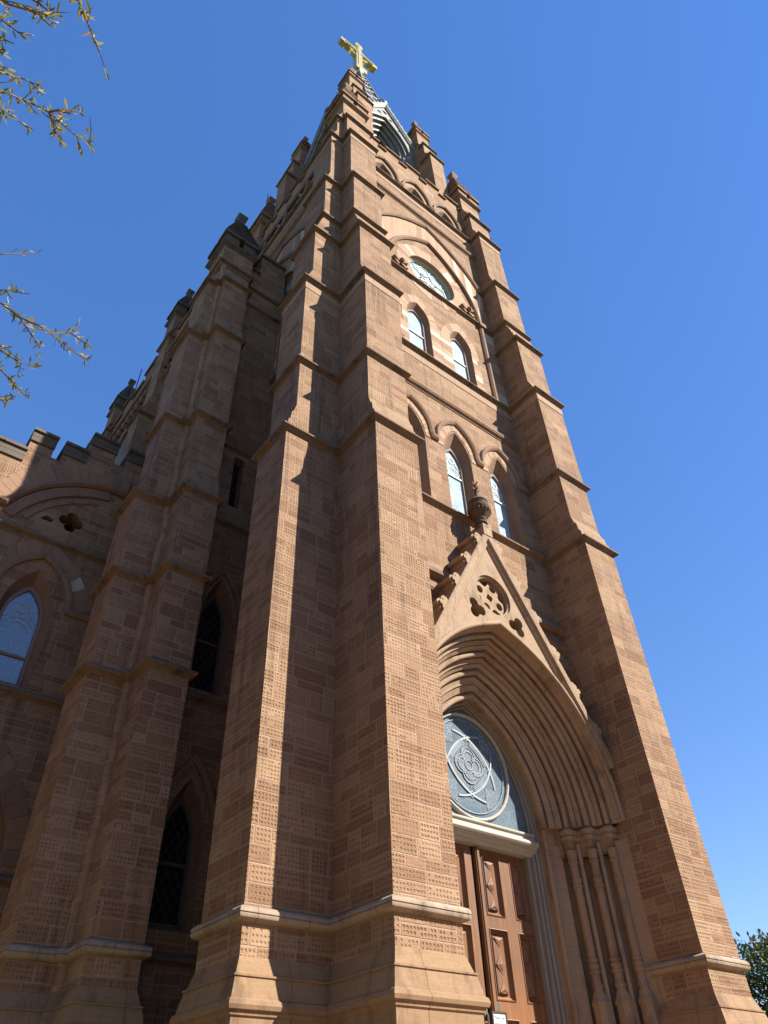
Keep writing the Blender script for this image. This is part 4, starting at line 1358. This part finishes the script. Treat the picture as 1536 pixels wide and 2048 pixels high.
# assemble clockwise: right arm (top to bottom), foot, left arm, head
right = [(a_, ZX - b_) for a_, b_ in e][::-1]
right = [(a_, ZX + b_) for a_, b_ in e]
down = [(0.24, ZX - 0.30), (0.24, 53.1), (-0.24, 53.1), (-0.24, ZX - 0.30)]
left = [(-a_, ZX - b_) for a_, b_ in e]
head = [(-b_, ZX + a_ * 1.22) for a_, b_ in [(x, -y) for x, y in e]]
head = [(-0.19, ZX + 0.30)] + [(-y, ZX + x * 1.22) for x, y in e[1:-1]] + [(0.19, ZX + 0.30)]
full = right + down + left + head
mb = MB()
mb.prism(full, lambda p, q, a: (p, CY + a, q), -0.20, 0.20)
def inset(pts, s):
    return pts
mb.box(-1.15, 1.15, CY - 0.245, CY - 0.19, ZX - 0.09, ZX + 0.09)
mb.box(-0.11, 0.11, CY - 0.247, CY - 0.19, 53.2, ZX + 1.5)
mb.make('cross', M['gold'], sp)
mb = MB()
mb.sweep(circle(0, ZX, 0.72, 32), [(-0.09, CY - 0.14), (0.09, CY - 0.14), (0.09, CY + 0.14), (-0.09, CY + 0.14)], UVD, True)
mb.make('cross_ring', M['gold'], sp)

# ================================================================== nave front corner, flank wall, aisle
# corner pier: two buttresses with a shaft in the angle
N_LOW = [(0.74, 0.0), (0.74, 8.0), (0.72, 8.05), (0.72, 12.0)] + weather(0.72, 12.08, 0.52, 12.85, 3) + [(0.52, 18.0)] + weather(0.52, 18.06, 0.36, 18.7, 3) + [(0.36, 20.7)] + weather(0.36, 20.76, 0.0, 21.95, 5)
NX, NY = -5.72, 3.1
Fn = lambda x, y, z: (NX + x, NY + y, z)
Fs = lambda x, y, z: (NX + y, NY - x, z)       # turned to face -X ; local x runs along -Y
mb = buttress(Fn, 0.0, 0.74, N_LOW, None, 0.85)
mb = buttress(Fs, -0.92, 0.0, N_LOW, None, 0.85)
def npath(P):
    return [(NX + 0.3, NY + 0.92), (NX - P, NY + 0.92), (NX - P, NY), (NX - 0.11, NY), (NX - 0.11, NY - 0.11), (NX, NY - 0.11), (NX, NY - P), (NX + 0.74, NY - P), (NX + 0.74, NY + 0.2)]
for z, P in ((8.0, 0.74), (10.05, 0.72), (12.08, 0.72), (14.62, 0.52), (18.06, 0.52), (20.76, 0.36)):
    mb = MB(); mb.sweep(npath(P), lip_prof(z, 0.10), PLAN, False, 1)
    mb.make('string_course', M['lip'], CH)
mb = MB(); mb.sweep(npath(0.74), PL, PLAN, False, 1); mb.make('plinth', M['plinth'], CH)
mb = MB(); mb.sweep(npath(0.74), BAND, PLAN, False, 1); mb.make('stone_band', M['band'], CH, smooth=True)
mb = MB()
mb.lathe([(0.10, 0.0), (0.10, 21.9)], (NX - 0.01, NY - 0.01, 0), 14)
mb.make('angle_shaft', M['ashlar'], CH, smooth=True)
pn = pinnacle(lambda x, y, z: (x, y, z), -5.86, -4.86, 3.06, 4.06, 21.9, 23.15, 23.85, 25.75, 26.4, mat_body='dots', mat_cap='capstone', mat_pyr='capstone', ncourse=10)
mb = MB(); mb.sweep([(-5.86, 4.06), (-5.86, 3.06), (-4.86, 3.06), (-4.86, 4.06)], lip_prof(22.1, 0.09), PLAN, False, 1); mb.make('string_course', M['lip'], CH)

# flank wall between the pier and the tower
FY = 3.3
LX = -4.22
hl = [win_out(LX, 0.36, 8.3, 9.85, 1.1), win_out(LX - 0.03, 0.36, 4.35, 5.7, 0.95), [(-4.36, 13.0), (-4.10, 13.0), (-4.10, 14.6), (-4.36, 14.6)]]
Fw = lambda x, y, z: (x, FY + y, z)
mb = MB(Fw)
mb.panel([(-5.3, 0.0), (-3.55, 0.0), (-3.55, 24.2), (-4.48, 24.2), (-4.48, 23.05), (-5.3, 23.05)], hl, 0.0, 0.9, 0, 1)
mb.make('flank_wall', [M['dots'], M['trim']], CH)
mb = MB(Fw)
mb.box(-4.53, -3.5, -0.09, 0.95, 24.203, 24.28); mb.box(-4.51, -3.5, -0.05, 0.93, 24.279, 24.40)
mb.make('parapet_coping', M['lip'], CH)
mb = MB(Fw)
mb.box(-5.3, -4.49, -0.09, 0.95, 23.053, 23.13); mb.box(-5.3, -4.49, -0.05, 0.93, 23.129, 23.25)
mb.make('parapet_coping', M['lip'], CH)
for z in (4.0, 8.15, 12.43, 14.84, 21.1, 22.0):
    mb = MB(Fw); mb.sweep([(-5.3, 0), (-3.58, 0)], lip_prof(z, 0.08), PLAN, False, 1); mb.make('string_course', M['lip'], CH)
for zc, h0, hs, ha, off in ((0, 8.42, 9.85, 0.85, 0.0), (1, 4.45, 5.7, 0.72, -0.03)):
    w = stained('window', Fw, LX + off, 0.29, h0, hs, ha, 0.30, hs - 0.35, gl='g_dark', fr='darkframe', rim=0.045, tracery=False)
    hm = MB(Fw)
    hm.sweep([(LX + off + 0.52, hs)] + pointed(0.48, hs, 1.25, None, LX + off, 8)[1:-1] + [(LX + off - 0.52, hs)], [(-0.02, 0.02), (-0.02, -0.06), (0.08, -0.08), (0.10, 0.02)], UVD, False, 1)
    hm.make('hood_mould', M['trim'], w)
    mb = MB(Fw)
    mb.loft([[(u, d, v) for u, v in win_out(LX + off, ww, z0, hs, hh_)] for ww, z0, hh_, d in ((0.36, h0 - 0.12, 1.1 if zc == 0 else 0.95, 0.004), (0.295, h0, ha + 0.01, 0.255))])
    mb.make('reveal', M['trim'], w)
mb = MB(Fw); mb.box(-4.36, -4.10, 0.25, 0.28, 13.0, 14.6)
mb.make('slit_window', M['g_dark'], CH)

# nave side wall with two buttresses and parapet
NW = -5.72
mb = MB()
mb.box(NW, -4.8, 4.05, 30.0, 0.0, 21.2)
mb.make('nave_wall', M['dots'], CH)
mb = MB()
mb.box(NW + 0.02, 4.9, 4.1, 30, 21.2, 21.6)
mb.make('nave_roof', M['capstone'], CH)
Fside = lambda x, y, z: (NW + y, -x, z)        # x local = -Y world
mb = MB()
y = 4.2
k = 0
while y < 26:
    mb.box(NW - 0.05, NW + 0.35, y, y + 0.9, 21.2, 22.45 if k % 2 == 0 else 22.05)
    mb.box(NW - 0.12, NW + 0.42, y - 0.04, y + 0.94, (22.45 if k % 2 == 0 else 22.05) + 0.003, (22.45 if k % 2 == 0 else 22.05) + 0.11)
    y += 0.9; k += 1
mb.make('parapet', M['trim'], CH)
mb = MB()
mb.sweep([(NW, 30.0), (NW, 4.0)], lip_prof(21.25, 0.12), PLAN, False, 1)
mb.sweep([(NW, 30.0), (NW, 4.0)], lip_prof(19.9, 0.10), PLAN, False, 1)
mb.make('string_course', M['trim'], CH)
mb = MB()
y = 4.2
while y < 26:                                    # little corbel arches under the parapet
    pts = [(y + 0.30, 20.35)] + [(y + 0.15 + 0.15 * math.cos(a), 20.55 + 0.19 * math.sin(a)) for a in [PI * t / 6 for t in range(7)]] + [(y, 20.35)]
    mb.sweep(pts, [(-0.03, 0.02), (-0.03, -0.12), (0.05, -0.12), (0.05, 0.02)], lambda u, v, d: (NW + d, u, v), False, 1)
    y += 0.36
mb.make('corbel_table', M['trim'], CH)
for yb in (6.35, 11.4, 16.4):
    bl = [(0.42, 0.0), (0.42, 17.9)] + weather(0.42, 17.97, 0.22, 18.95, 1) + [(0.22, 21.9)] + weather(0.22, 22.0, 0.05, 22.5, 1)
    poly = [(-p, z) for p, z in bl] + [(0.3, 22.5), (0.3, 0.0)]
    mb = MB()
    mb.prism(poly, lambda p, q, a: (NW + p, a, q), yb, yb + 0.75)
    mb.make('buttress', M['dots'], CH)
    for z, P in ((18.0, 0.42), (22.0, 0.22)):
        mb = MB(); mb.sweep([(NW + 0.2, yb + 0.75), (NW - P, yb + 0.75), (NW - P, yb), (NW + 0.2, yb)], lip_prof(z, 0.08), PLAN, False, 1); mb.make('string_course', M['lip'], CH)
    pinnacle(lambda x, y, z: (x, y, z), NW - 0.2, NW + 0.5, yb + 0.02, yb + 0.72, 22.4, 23.4, 23.95, 25.1, 25.6, mat_body='trim', mat_cap='capstone', mat_pyr='capstone', ncourse=7)
# clerestory window heads between the buttresses
for yc in (8.95, 14.0):
    Fc = (lambda yc_: (lambda x, y, z: (NW + y, yc_ - x, z)))(yc)
    mb = MB(Fc)
    mb.sweep([(1.05, 18.0)] + pointed(1.0, 18.2, 1.5, None, 0, 8) + [(-1.05, 18.0)], [(-0.02, 0.02), (-0.02, -0.10), (0.12, -0.14), (0.16, 0.02)], UVD, False, 1)
    mb.make('hood_mould', M['trim'], CH)
    mb = MB(Fc); mb.panel(win_out(0, 0.95, 15.5, 18.2, 1.4), [], -0.03, 0.02); mb.make('window', M['reddish'], CH)

# aisle front
AY = 5.5
Fa = lambda x, y, z: (x, AY + y, z)
zl = lambda x: 14.15 if x < -8.5 else (14.82 if x < -7.2 else 15.5)
steps = [(-12.5, 11.6), (-9.75, 11.6)]
out = [(-12.0, 0.0), (-5.6, 0.0), (-5.6, 15.45)]
# parapet outline right to left: merlon and crenel steps rising to the nave
par = [(-6.05, 15.45, -5.6, 15.05), ]
outline = [(-5.6, 15.05), (-6.55, 15.05), (-6.55, 15.45), (-7.2, 15.45), (-7.2, 14.72), (-7.93, 14.72), (-8.47, 14.72), (-8.47, 14.72)]
outline = [(-6.27, 14.85), (-6.56, 14.85), (-6.56, 15.26), (-7.2, 15.26), (-7.2, 14.58), (-7.74, 14.58), (-7.74, 14.2), (-7.95, 14.2), (-7.95, 14.58), (-8.48, 14.58), (-8.48, 13.88), (-9.15, 13.88), (-9.15, 13.5), (-9.4, 13.5), (-9.4, 13.88), (-9.9, 13.88), (-9.9, 13.1), (-12.0, 13.1)]
wall = [(-12.0, 0.0), (-5.6, 0.0), (-5.6, 15.26), (-6.27, 15.26)] + outline
AW = -7.33
hl = [win_out(AW, 0.50, 8.55, 10.1, 1.05), win_out(AW - 1.75, 0.50, 8.55, 10.1, 1.05)]
hl.append([( -6.75 - 1.6, 2.2)][:0] or win_out(-7.9, 1.52, 2.2, 5.5, 1.88, 12))
hl.append(foil(-7.06, 12.63, 0.26, 4, 8, 0.0, 0.55, 0.5))
hl.append([(-7.70, 12.42), (-7.46, 12.42), (-7.42, 12.47), (-7.44, 12.53), (-7.51, 12.54), (-7.56, 12.57), (-7.62, 12.53)])
mb = MB(Fa)
mb.panel(wall, hl, 0.0, 0.7, 0, 1)
mb.make('aisle_wall', [M['dots'], M['trim']], CH)
mb = MB(Fa)
runs = [(-6.27, -5.6, 15.26), (-7.2, -6.56, 15.26), (-7.74, -7.2, 14.58), (-8.48, -7.95, 14.58), (-9.15, -8.48, 13.88), (-9.9, -9.4, 13.88), (-12.0, -9.9, 13.1)]
for x0, x1, z in runs:
    mb = MB(Fa)
    e = -0.004 if z == 13.1 else 0.012
    mb.box(x0 - e, x1 + e, -0.05, 0.75, z + 0.003, z + 0.16)
    mb.box(x0 - e * 2, x1 + e * 2, -0.10, 0.80, z + 0.159, z + 0.24)
    mb.box(x0 - max(e, 0), x1 + max(e, 0), -0.045, 0.005, z - 0.14, z + 0.001)
    mb.make('parapet_coping', M['capstone'], CH)
mb = MB(Fa); mb.box(-9.05, -6.3, 0.5, 0.68, 8.2, 13.2); mb.make('dark_backing', M['void'], CH)
for z, x0 in ((5.3, -12.0), (8.42, -12.0), (11.93, -12.0)):
    mb = MB(Fa); mb.sweep([(x0, 0), (-5.7, 0)], lip_prof(z, 0.10), PLAN, False, 1); mb.make('string_course', M['lip'], CH)
# windows
for xx in (AW, AW - 1.75):
    w = stained('window', Fa, xx, 0.40, 8.62, 10.08, 0.80, 0.28, 9.25, gl='g_blue', fr='reddish', rim=0.06)
    mb = MB(Fa)
    mb.loft([[(u, d, v) for u, v in win_out(xx, ww, z0, zs_, hh_)] for ww, z0, zs_, hh_, d in ((0.50, 8.55, 10.1, 1.05, 0.004), (0.405, 8.6, 10.08, 0.81, 0.235))])
    mb.make('reveal', M['trim'], w)
hm = MB(Fa)
path = [(-5.7, 10.32)]
for xx in (AW, AW - 1.75):
    path += [(xx + 0.74, 10.32)] + pointed(0.70, 10.40, 1.05, None, xx, 8)[0:] + [(xx - 0.74, 10.32)]
path += [(-12.0, 10.32)]
path = [path[0]] + [q for a, q in zip(path, path[1:]) if (Vector(a) - Vector(q)).length > 0.03]
hm.sweep(path, [(-0.02, 0.02), (-0.02, -0.06), (0.05, -0.09), (0.11, -0.09), (0.14, 0.02)], UVD, False, 1)
hm.make('hood_mould', M['trim'], CH)
mb = MB(Fa)
for xx in (AW, AW - 1.75):
    pi = pointed(0.86, 10.2, 1.30, None, xx, 10); po = pointed(1.14, 10.2, 1.72, None, xx, 10)
    ring_blocks(mb, xx, 10, pi, po, -0.012, 0.004, 15, lambda b: random.choice((0, 0, 1)) if b != 3 else 2, 0.10)
mb.make('window_voussoirs', [M['vous_d'], M['trim'], M['vous_l']], CH)
# rampant half arch under the parapet
cx0, cz0 = -6.0, 11.25
def ramp_arc(R_, n=16, a0=155.0, a1=91.0):
    return [(cx0 + R_ * math.cos(rad(a1 + (a0 - a1) * k / n)), cz0 + R_ * math.sin(rad(a1 + (a0 - a1) * k / n))) for k in range(n + 1)]
A1, A2 = ramp_arc(2.66), ramp_arc(3.20)
mb = MB(Fa)
ring_blocks(mb, 0, 0, ramp_arc(2.76), A2, -0.015, 0.004, 17, lambda b: random.choice((0, 0, 1)), 0.14)
mb.make('arch_voussoirs', [M['vous_d'], M['trim']], CH)
mb = MB(Fa)
mb.sweep(A1 + [(-8.75, 12.42), (-9.0, 12.75)], [(0.0, 0.02), (0.0, -0.08), (0.05, -0.14), (0.11, -0.14), (0.13, 0.02)], UVD, False, 1)
mb.sweep(ramp_arc(2.40, 16, 158, 100), [(0.0, 0.02), (0.0, -0.06), (0.23, -0.07), (0.25, 0.02)], UVD, False, 1)
mb.sweep(ramp_arc(2.20, 14, 153, 106), [(0.0, 0.02), (0.0, -0.035), (0.13, -0.035), (0.14, 0.02)], UVD, False, 1)
mb.make('arch_moulding', M['trim'], CH)
# side door of the aisle, mostly outside the picture
mb = MB(Fa)
pi = pointed(1.54, 5.5, 1.90, None, -7.9, 12); po = pointed(1.84, 5.5, 2.34, None, -7.9, 12)
ring_blocks(mb, 0, 0, pi, po, -0.02, 0.004, 23, lambda b: random.choice((0, 0, 1)), 0.14)
mb.make('doorway_voussoirs', [M['vous_d'], M['trim']], CH)
mb = MB(Fa); mb.panel(win_out(-7.9, 1.51, 2.2, 5.5, 1.87, 12), [], 0.45, 0.55); mb.make('side_door', M['void'], CH)
mb = MB(); mb.box(-12.0, -11.3, 6.2, 30, 0, 12.5); mb.make('aisle_side_wall', M['dots'], CH)
mb = MB(); mb.prism([(-12.0, 12.6), (-5.7, 14.0), (-5.7, 14.2), (-12.0, 12.8)], lambda p, q, a: (p, a, q), 6.25, 30.0); mb.make('aisle_roof', M['capstone'], CH)

# lightning rods on two pinnacles
for x, y, z in ((-5.2, 11.5, 25.4), (-3.0, 6.8, 36.3)):
    mb = MB(); mb.tube([(x - 0.2, y + 0.1, z - 1.0), (x - 0.2, y + 0.1, z + 0.9)], 0.02, 6)
    mb.make('lightning_rod', M['steel'], CH)

# ================================================================== notice on the door handles
NT = thing('notice_sign', 'small white printed notice in a dark metal frame hanging from the door handles', 'notice', (0.06, 0.86, 3.1))
def loc_mb():
    return MB(lambda x, y, z: (x, y, z))
mb = loc_mb()
for bx in ((-0.155, 0.155, 0.165, 0.19), (-0.155, 0.155, -0.22, -0.195)):
    mb.box(bx[0], bx[1], -0.012, 0.012, bx[2], bx[3])
mb.box(-0.155, -0.13, -0.012, 0.012, -0.195, 0.165); mb.box(0.13, 0.155, -0.012, 0.012, -0.195, 0.165)
mb.make('sign_frame', M['steel'], NT)
mb = loc_mb(); mb.box(-0.132, 0.132, -0.003, 0.006, -0.197, 0.167)
sheet = mb.make('paper_sheet', M['white'], NT)
for i, txt in enumerate(('Please use', 'side doors')):
    cu = bpy.data.curves.new('lettering', 'FONT')
    cu.body = txt; cu.size = 0.052; cu.align_x = 'CENTER'; cu.extrude = 0.0008
    to = bpy.data.objects.new('lettering_src', cu); COL.objects.link(to)
    bpy.context.view_layer.update()
    me = bpy.data.meshes.new_from_object(to.evaluated_get(bpy.context.evaluated_depsgraph_get()))
    bpy.data.objects.remove(to)
    me.materials.clear(); me.materials.append(M['ink'])
    lo = bpy.data.objects.new('lettering', me); COL.objects.link(lo)
    lo.parent = sheet
    lo.rotation_euler = (PI / 2, 0, 0)
    lo.location = (0.0, -0.0052, 0.10 - 0.075 * i)

# ================================================================== trees
def leaf_quad(mb, p, dirv, up, L, Wd, bend=0.15):
    d = dirv.normalized()
    s = d.cross(up)
    if s.length < 1e-3:
        s = d.cross(Vector((1, 0.2, 0)))
    s.normalize(); n = s.cross(d)
    pts = [p, p + d * L * 0.3 + s * Wd * 0.42 + n * L * bend * 0.4, p + d * L * 0.62 + s * Wd * 0.45 + n * L * bend * 0.45, p + d * L, p + d * L * 0.62 - s * Wd * 0.45 + n * L * bend * 0.45, p + d * L * 0.3 - s * Wd * 0.42 + n * L * bend * 0.4]
    mid0 = p + d * L * 0.3; mid1 = p + d * L * 0.62
    ids = [mb.pt(q) for q in pts]
    m0, m1 = mb.pt(mid0), mb.pt(mid1)
    a, b, c, t, e, f = ids
    mb.face((a, m0, b)); mb.face((a, f, m0)); mb.face((b, m0, m1, c)); mb.face((m0, f, e, m1)); mb.face((c, m1, t)); mb.face((m1, e, t))


BR = {
'b1':[(-10.091,-6.168,5.555),(-9.957,-6.192,5.548),(-9.852,-6.109,5.776),(-9.757,-6.124,5.769),(-9.595,-6.197,5.573),(-9.509,-6.165,5.649)],
'b1a':[(-9.742,-6.199,5.621),(-9.694,-6.259,5.614),(-9.622,-6.194,5.839)],
'b1b':[(-9.742,-6.199,5.621),(-9.684,-6.163,5.567),(-9.641,-6.017,5.749)],
'b1c':[(-10.079,-6.243,5.595),(-9.985,-6.256,5.576),(-9.934,-6.182,5.801),(-9.852,-6.204,5.798)],
'b1d':[(-10.024,-6.115,5.539),(-9.928,-6.127,5.519),(-9.868,-6.012,5.723),(-9.799,-6.011,5.706)],
'b2':[(-9.754,-5.136,5.404),(-9.591,-5.040,5.505),(-9.459,-5.145,5.338),(-9.333,-5.199,5.285),(-9.180,-5.036,5.433),(-9.036,-5.009,5.427)],
'b2a':[(-9.461,-5.099,5.394),(-9.338,-4.955,5.442),(-9.301,-5.071,5.277)],
'b2b':[(-9.269,-5.099,5.396),(-9.185,-5.064,5.530),(-9.085,-5.179,5.359)],
'b2c':[(-9.689,-5.164,5.432),(-9.620,-5.093,5.545),(-9.467,-5.261,5.430)],
'b3':[(-9.747,-5.506,5.226),(-9.676,-5.447,5.380),(-9.519,-5.447,5.570)],
'b4':[(-9.612,-4.813,5.418),(-9.481,-4.833,5.354),(-9.355,-4.958,5.193),(-9.247,-4.898,5.298)],
'b4b':[(-9.565,-4.731,5.346),(-9.435,-4.755,5.284),(-9.325,-4.861,5.103),(-9.232,-4.749,5.158)],
'b4c':[(-9.469,-4.570,5.194),(-9.360,-4.632,5.165),(-9.317,-4.793,5.036)],
'b5':[(-10.192,-6.500,5.714),(-10.030,-6.575,5.547),(-9.928,-6.625,5.521),(-9.863,-6.559,5.746)],
'b5a':[(-10.148,-6.441,5.698),(-10.021,-6.505,5.519),(-9.924,-6.519,5.476)],
'b5b':[(-10.099,-6.583,5.766),(-9.975,-6.643,5.584),(-9.890,-6.661,5.541),(-9.870,-6.589,5.757)],
'b5c':[(-10.111,-6.352,5.665),(-10.016,-6.443,5.492),(-9.951,-6.474,5.452)],
'b5d':[(-10.102,-6.279,5.632),(-9.994,-6.391,5.471),(-9.966,-6.430,5.429)],
'b6':[(-9.875,-6.807,5.759),(-9.808,-6.736,5.675),(-9.722,-6.752,5.468),(-9.667,-6.657,5.561)],
}
WO = thing('willow_oak', 'small narrow-leaved tree with green and rusty leaves reaching in from the left edge', 'tree', (-13.4, -4.6, 0))
OFF = Vector((13.4, 4.6, 0))
rt = random.Random(11)
tw = MB(lambda x, y, z: (x + 13.4, y + 4.6, z))
trunk_pts = [(-13.4, -4.6, -0.1), (-13.35, -4.65, 1.2), (-13.2, -4.7, 2.6), (-13.1, -4.85, 4.2), (-13.0, -4.9, 6.0), (-12.9, -5.0, 8.0), (-12.95, -5.0, 9.6)]
tk = MB(lambda x, y, z: (x + 13.4, y + 4.6, z))
tk.tube(trunk_pts, [0.26, 0.2, 0.17, 0.14, 0.11, 0.07, 0.03], 12)
tk.make('trunk', M['bark'], WO, smooth=True)
lv = MB(lambda x, y, z: (x + 13.4, y + 4.6, z))
def twig_leaves(pts, dens, r0=0.005, spread=1.0, L0=0.054):
    for a, b in zip(pts, pts[1:]):
        a, b = Vector(a), Vector(b)
        n = max(2, int((b - a).length * dens))
        for i in range(n):
            p = a + (b - a) * rt.random()
            ax = (b - a).normalized()
            dv = ax * rt.uniform(0.3, 1.0) + Vector((rt.gauss(0, .55), rt.gauss(0, .55), rt.gauss(0, .55))) * spread
            leaf_quad(lv, p, dv, Vector((rt.gauss(0, .6), rt.gauss(0, .6), 1)), L0 * rt.uniform(0.6, 1.25), 0.0118 * rt.uniform(0.75, 1.3), rt.uniform(-.15, .25))
hubs = {'b1': (-12.2, -5.9, 5.6), 'b2': (-12.1, -4.9, 5.5), 'b3': (-12.1, -4.9, 5.5), 'b4': (-12.1, -4.8, 5.0), 'b5': (-12.3, -6.3, 6.1), 'b6': (-11.9, -6.9, 6.6)}
mains = set()
for key, pts in BR.items():
    grp = key[:2]
    if len(key) == 2 or key in ('b1c', 'b1d', 'b4b', 'b4c', 'b5a', 'b5b', 'b5c', 'b5d', 'b2c'):
        h = Vector(hubs[grp])
        p0 = Vector(pts[0])
        mid = h.lerp(p0, 0.5) + Vector((0, 0, 0.08))
        tw.tube([tuple(h), tuple(mid), tuple(p0)], [0.02, 0.013, 0.008], 6)
        twig_leaves([tuple(mid), tuple(p0)], 40)
    if grp not in mains:
        mains.add(grp)
        t0 = Vector((-13.1, -4.85, min(6.5, hubs[grp][2] - 0.6)))
        tw.tube([tuple(t0), tuple(t0.lerp(Vector(hubs[grp]), 0.5) + Vector((0, 0, 0.12))), hubs[grp]], [0.06, 0.04, 0.022], 8)
    n = len(pts)
    tw.tube(pts, [0.0062 - 0.0042 * i / (n - 1) for i in range(n)], 5)
    dens = {'b3': 24, 'b6': 50}.get(key, 62 if len(key) == 2 else 54)
    if key[:2] == 'b5':
        dens = 50
    twig_leaves(pts, dens)
    # side twigs
    for a, b in zip(pts[:-1], pts[1:]):
        a, b = Vector(a), Vector(b)
        for q in range(2 if len(key) == 2 else 1):
            p = a.lerp(b, rt.random())
            dv = ((b - a).normalized() + Vector((rt.gauss(0, .5), rt.gauss(0, .5), rt.gauss(0, .5)))).normalized()
            L = rt.uniform(0.05, 0.14)
            e = p + dv * L
            if key != 'b3':
                tw.tube([tuple(p), tuple(p.lerp(e, .5) + Vector((0, 0, .006))), tuple(e)], [0.003, 0.0022, 0.0015], 4)
                twig_leaves([tuple(p), tuple(e)], 42)
# the rest of the crown, outside the picture to the left
for i in range(2600):
    a = rt.uniform(0, 2 * PI); r = 1.9 * math.sqrt(rt.random()); z = rt.uniform(4.6, 9.8)
    k_ = 1 - abs((z - 6.6) / 3.6) ** 2
    p = Vector((-13.0 + r * k_ * math.cos(a), -4.9 + r * k_ * math.sin(a), z))
    if p.x > -11.6:
        continue
    leaf_quad(lv, p, Vector((rt.gauss(0, 1), rt.gauss(0, 1), rt.gauss(-.2, .6))), Vector((0, 0, 1)), 0.09, 0.028)
tw.make('branch', M['bark'], WO, smooth=True)
lv.make('foliage', M['willow'], WO, fix=False)

# evergreen oak beyond the right-hand buttress
def crown_tree(name, label, base, hgt, rad_, seed, nclump, nleaf, leafL):
    R_ = random.Random(seed)
    T = thing(name, label, 'tree', base)
    tk = MB()
    tk.tube([(0, 0, -0.1), (0.1, 0.05, hgt * 0.18), (0.05, 0.2, hgt * 0.38), (0.3, 0.1, hgt * 0.7)], [rad_ * 0.09, rad_ * 0.07, rad_ * 0.055, rad_ * 0.02], 10)
    for i in range(9):
        a = 2 * PI * i / 9 + R_.random()
        e = Vector((math.cos(a) * rad_ * 0.7, math.sin(a) * rad_ * 0.7, hgt * R_.uniform(0.55, 0.85)))
        tk.tube([(0.05, 0.1, hgt * R_.uniform(.25, .45)), tuple(e * 0.5 + Vector((0, 0, hgt * 0.12))), tuple(e)], [rad_ * 0.04, rad_ * 0.025, rad_ * 0.008], 6)
    tk.make('trunk', M['bark'], T, smooth=True)
    lf = MB()
    for i in range(nclump):
        a = R_.uniform(0, 2 * PI)
        ph = R_.uniform(-0.55, 1.0)
        rr = math.sqrt(max(0, 1 - ph * ph)) * R_.uniform(0.55, 1.0)
        c = Vector((math.cos(a) * rad_ * rr, math.sin(a) * rad_ * rr, hgt * 0.63 + ph * hgt * 0.37))
        cr_ = rad_ * R_.uniform(0.10, 0.22)
        for q in range(nleaf):
            v = Vector((R_.gauss(0, 1), R_.gauss(0, 1), R_.gauss(0, 0.75)))
            v = v.normalized() * cr_ * (R_.random() ** 0.4)
            leaf_quad(lf, c + v, v + Vector((R_.gauss(0, .3), R_.gauss(0, .3), R_.gauss(0, .3))) * cr_, Vector((R_.gauss(0, .5), R_.gauss(0, .5), 1)), leafL * R_.uniform(0.7, 1.3), leafL * 0.5)
    lf.make('crown', M['oak'], T, fix=False)
    return T


crown_tree('evergreen_oak', 'dense dark green evergreen tree beyond the right-hand buttress', (67.0, 30.0, 0.0), 15.9, 7.2, 5, 230, 60, 0.46)

# unseen trees added out of the picture to screen the low sky
src = bpy.data.objects['evergreen_oak']
ROW = [(-24.0, -6.0), (-26.0, 6.0), (-25.0, 18.0), (-27.0, 30.0), (-22.0, -17.0), (-14.0, -34.0), (-3.0, -36.0), (9.0, -38.0), (22.0, -39.0), (36.0, -38.0)]
for i, (x, y) in enumerate(ROW):
    c = src.copy(); COL.objects.link(c)
    c.location = (x, y, 0); c.rotation_euler = (0, 0, i * 1.3)
    c['label'] = 'unseen spreading evergreen tree, added outside the picture to screen the low sky'
    c['group'] = 'added trees screening the low sky round the church'
    for ch in src.children:
        d = ch.copy(); COL.objects.link(d); d.parent = c
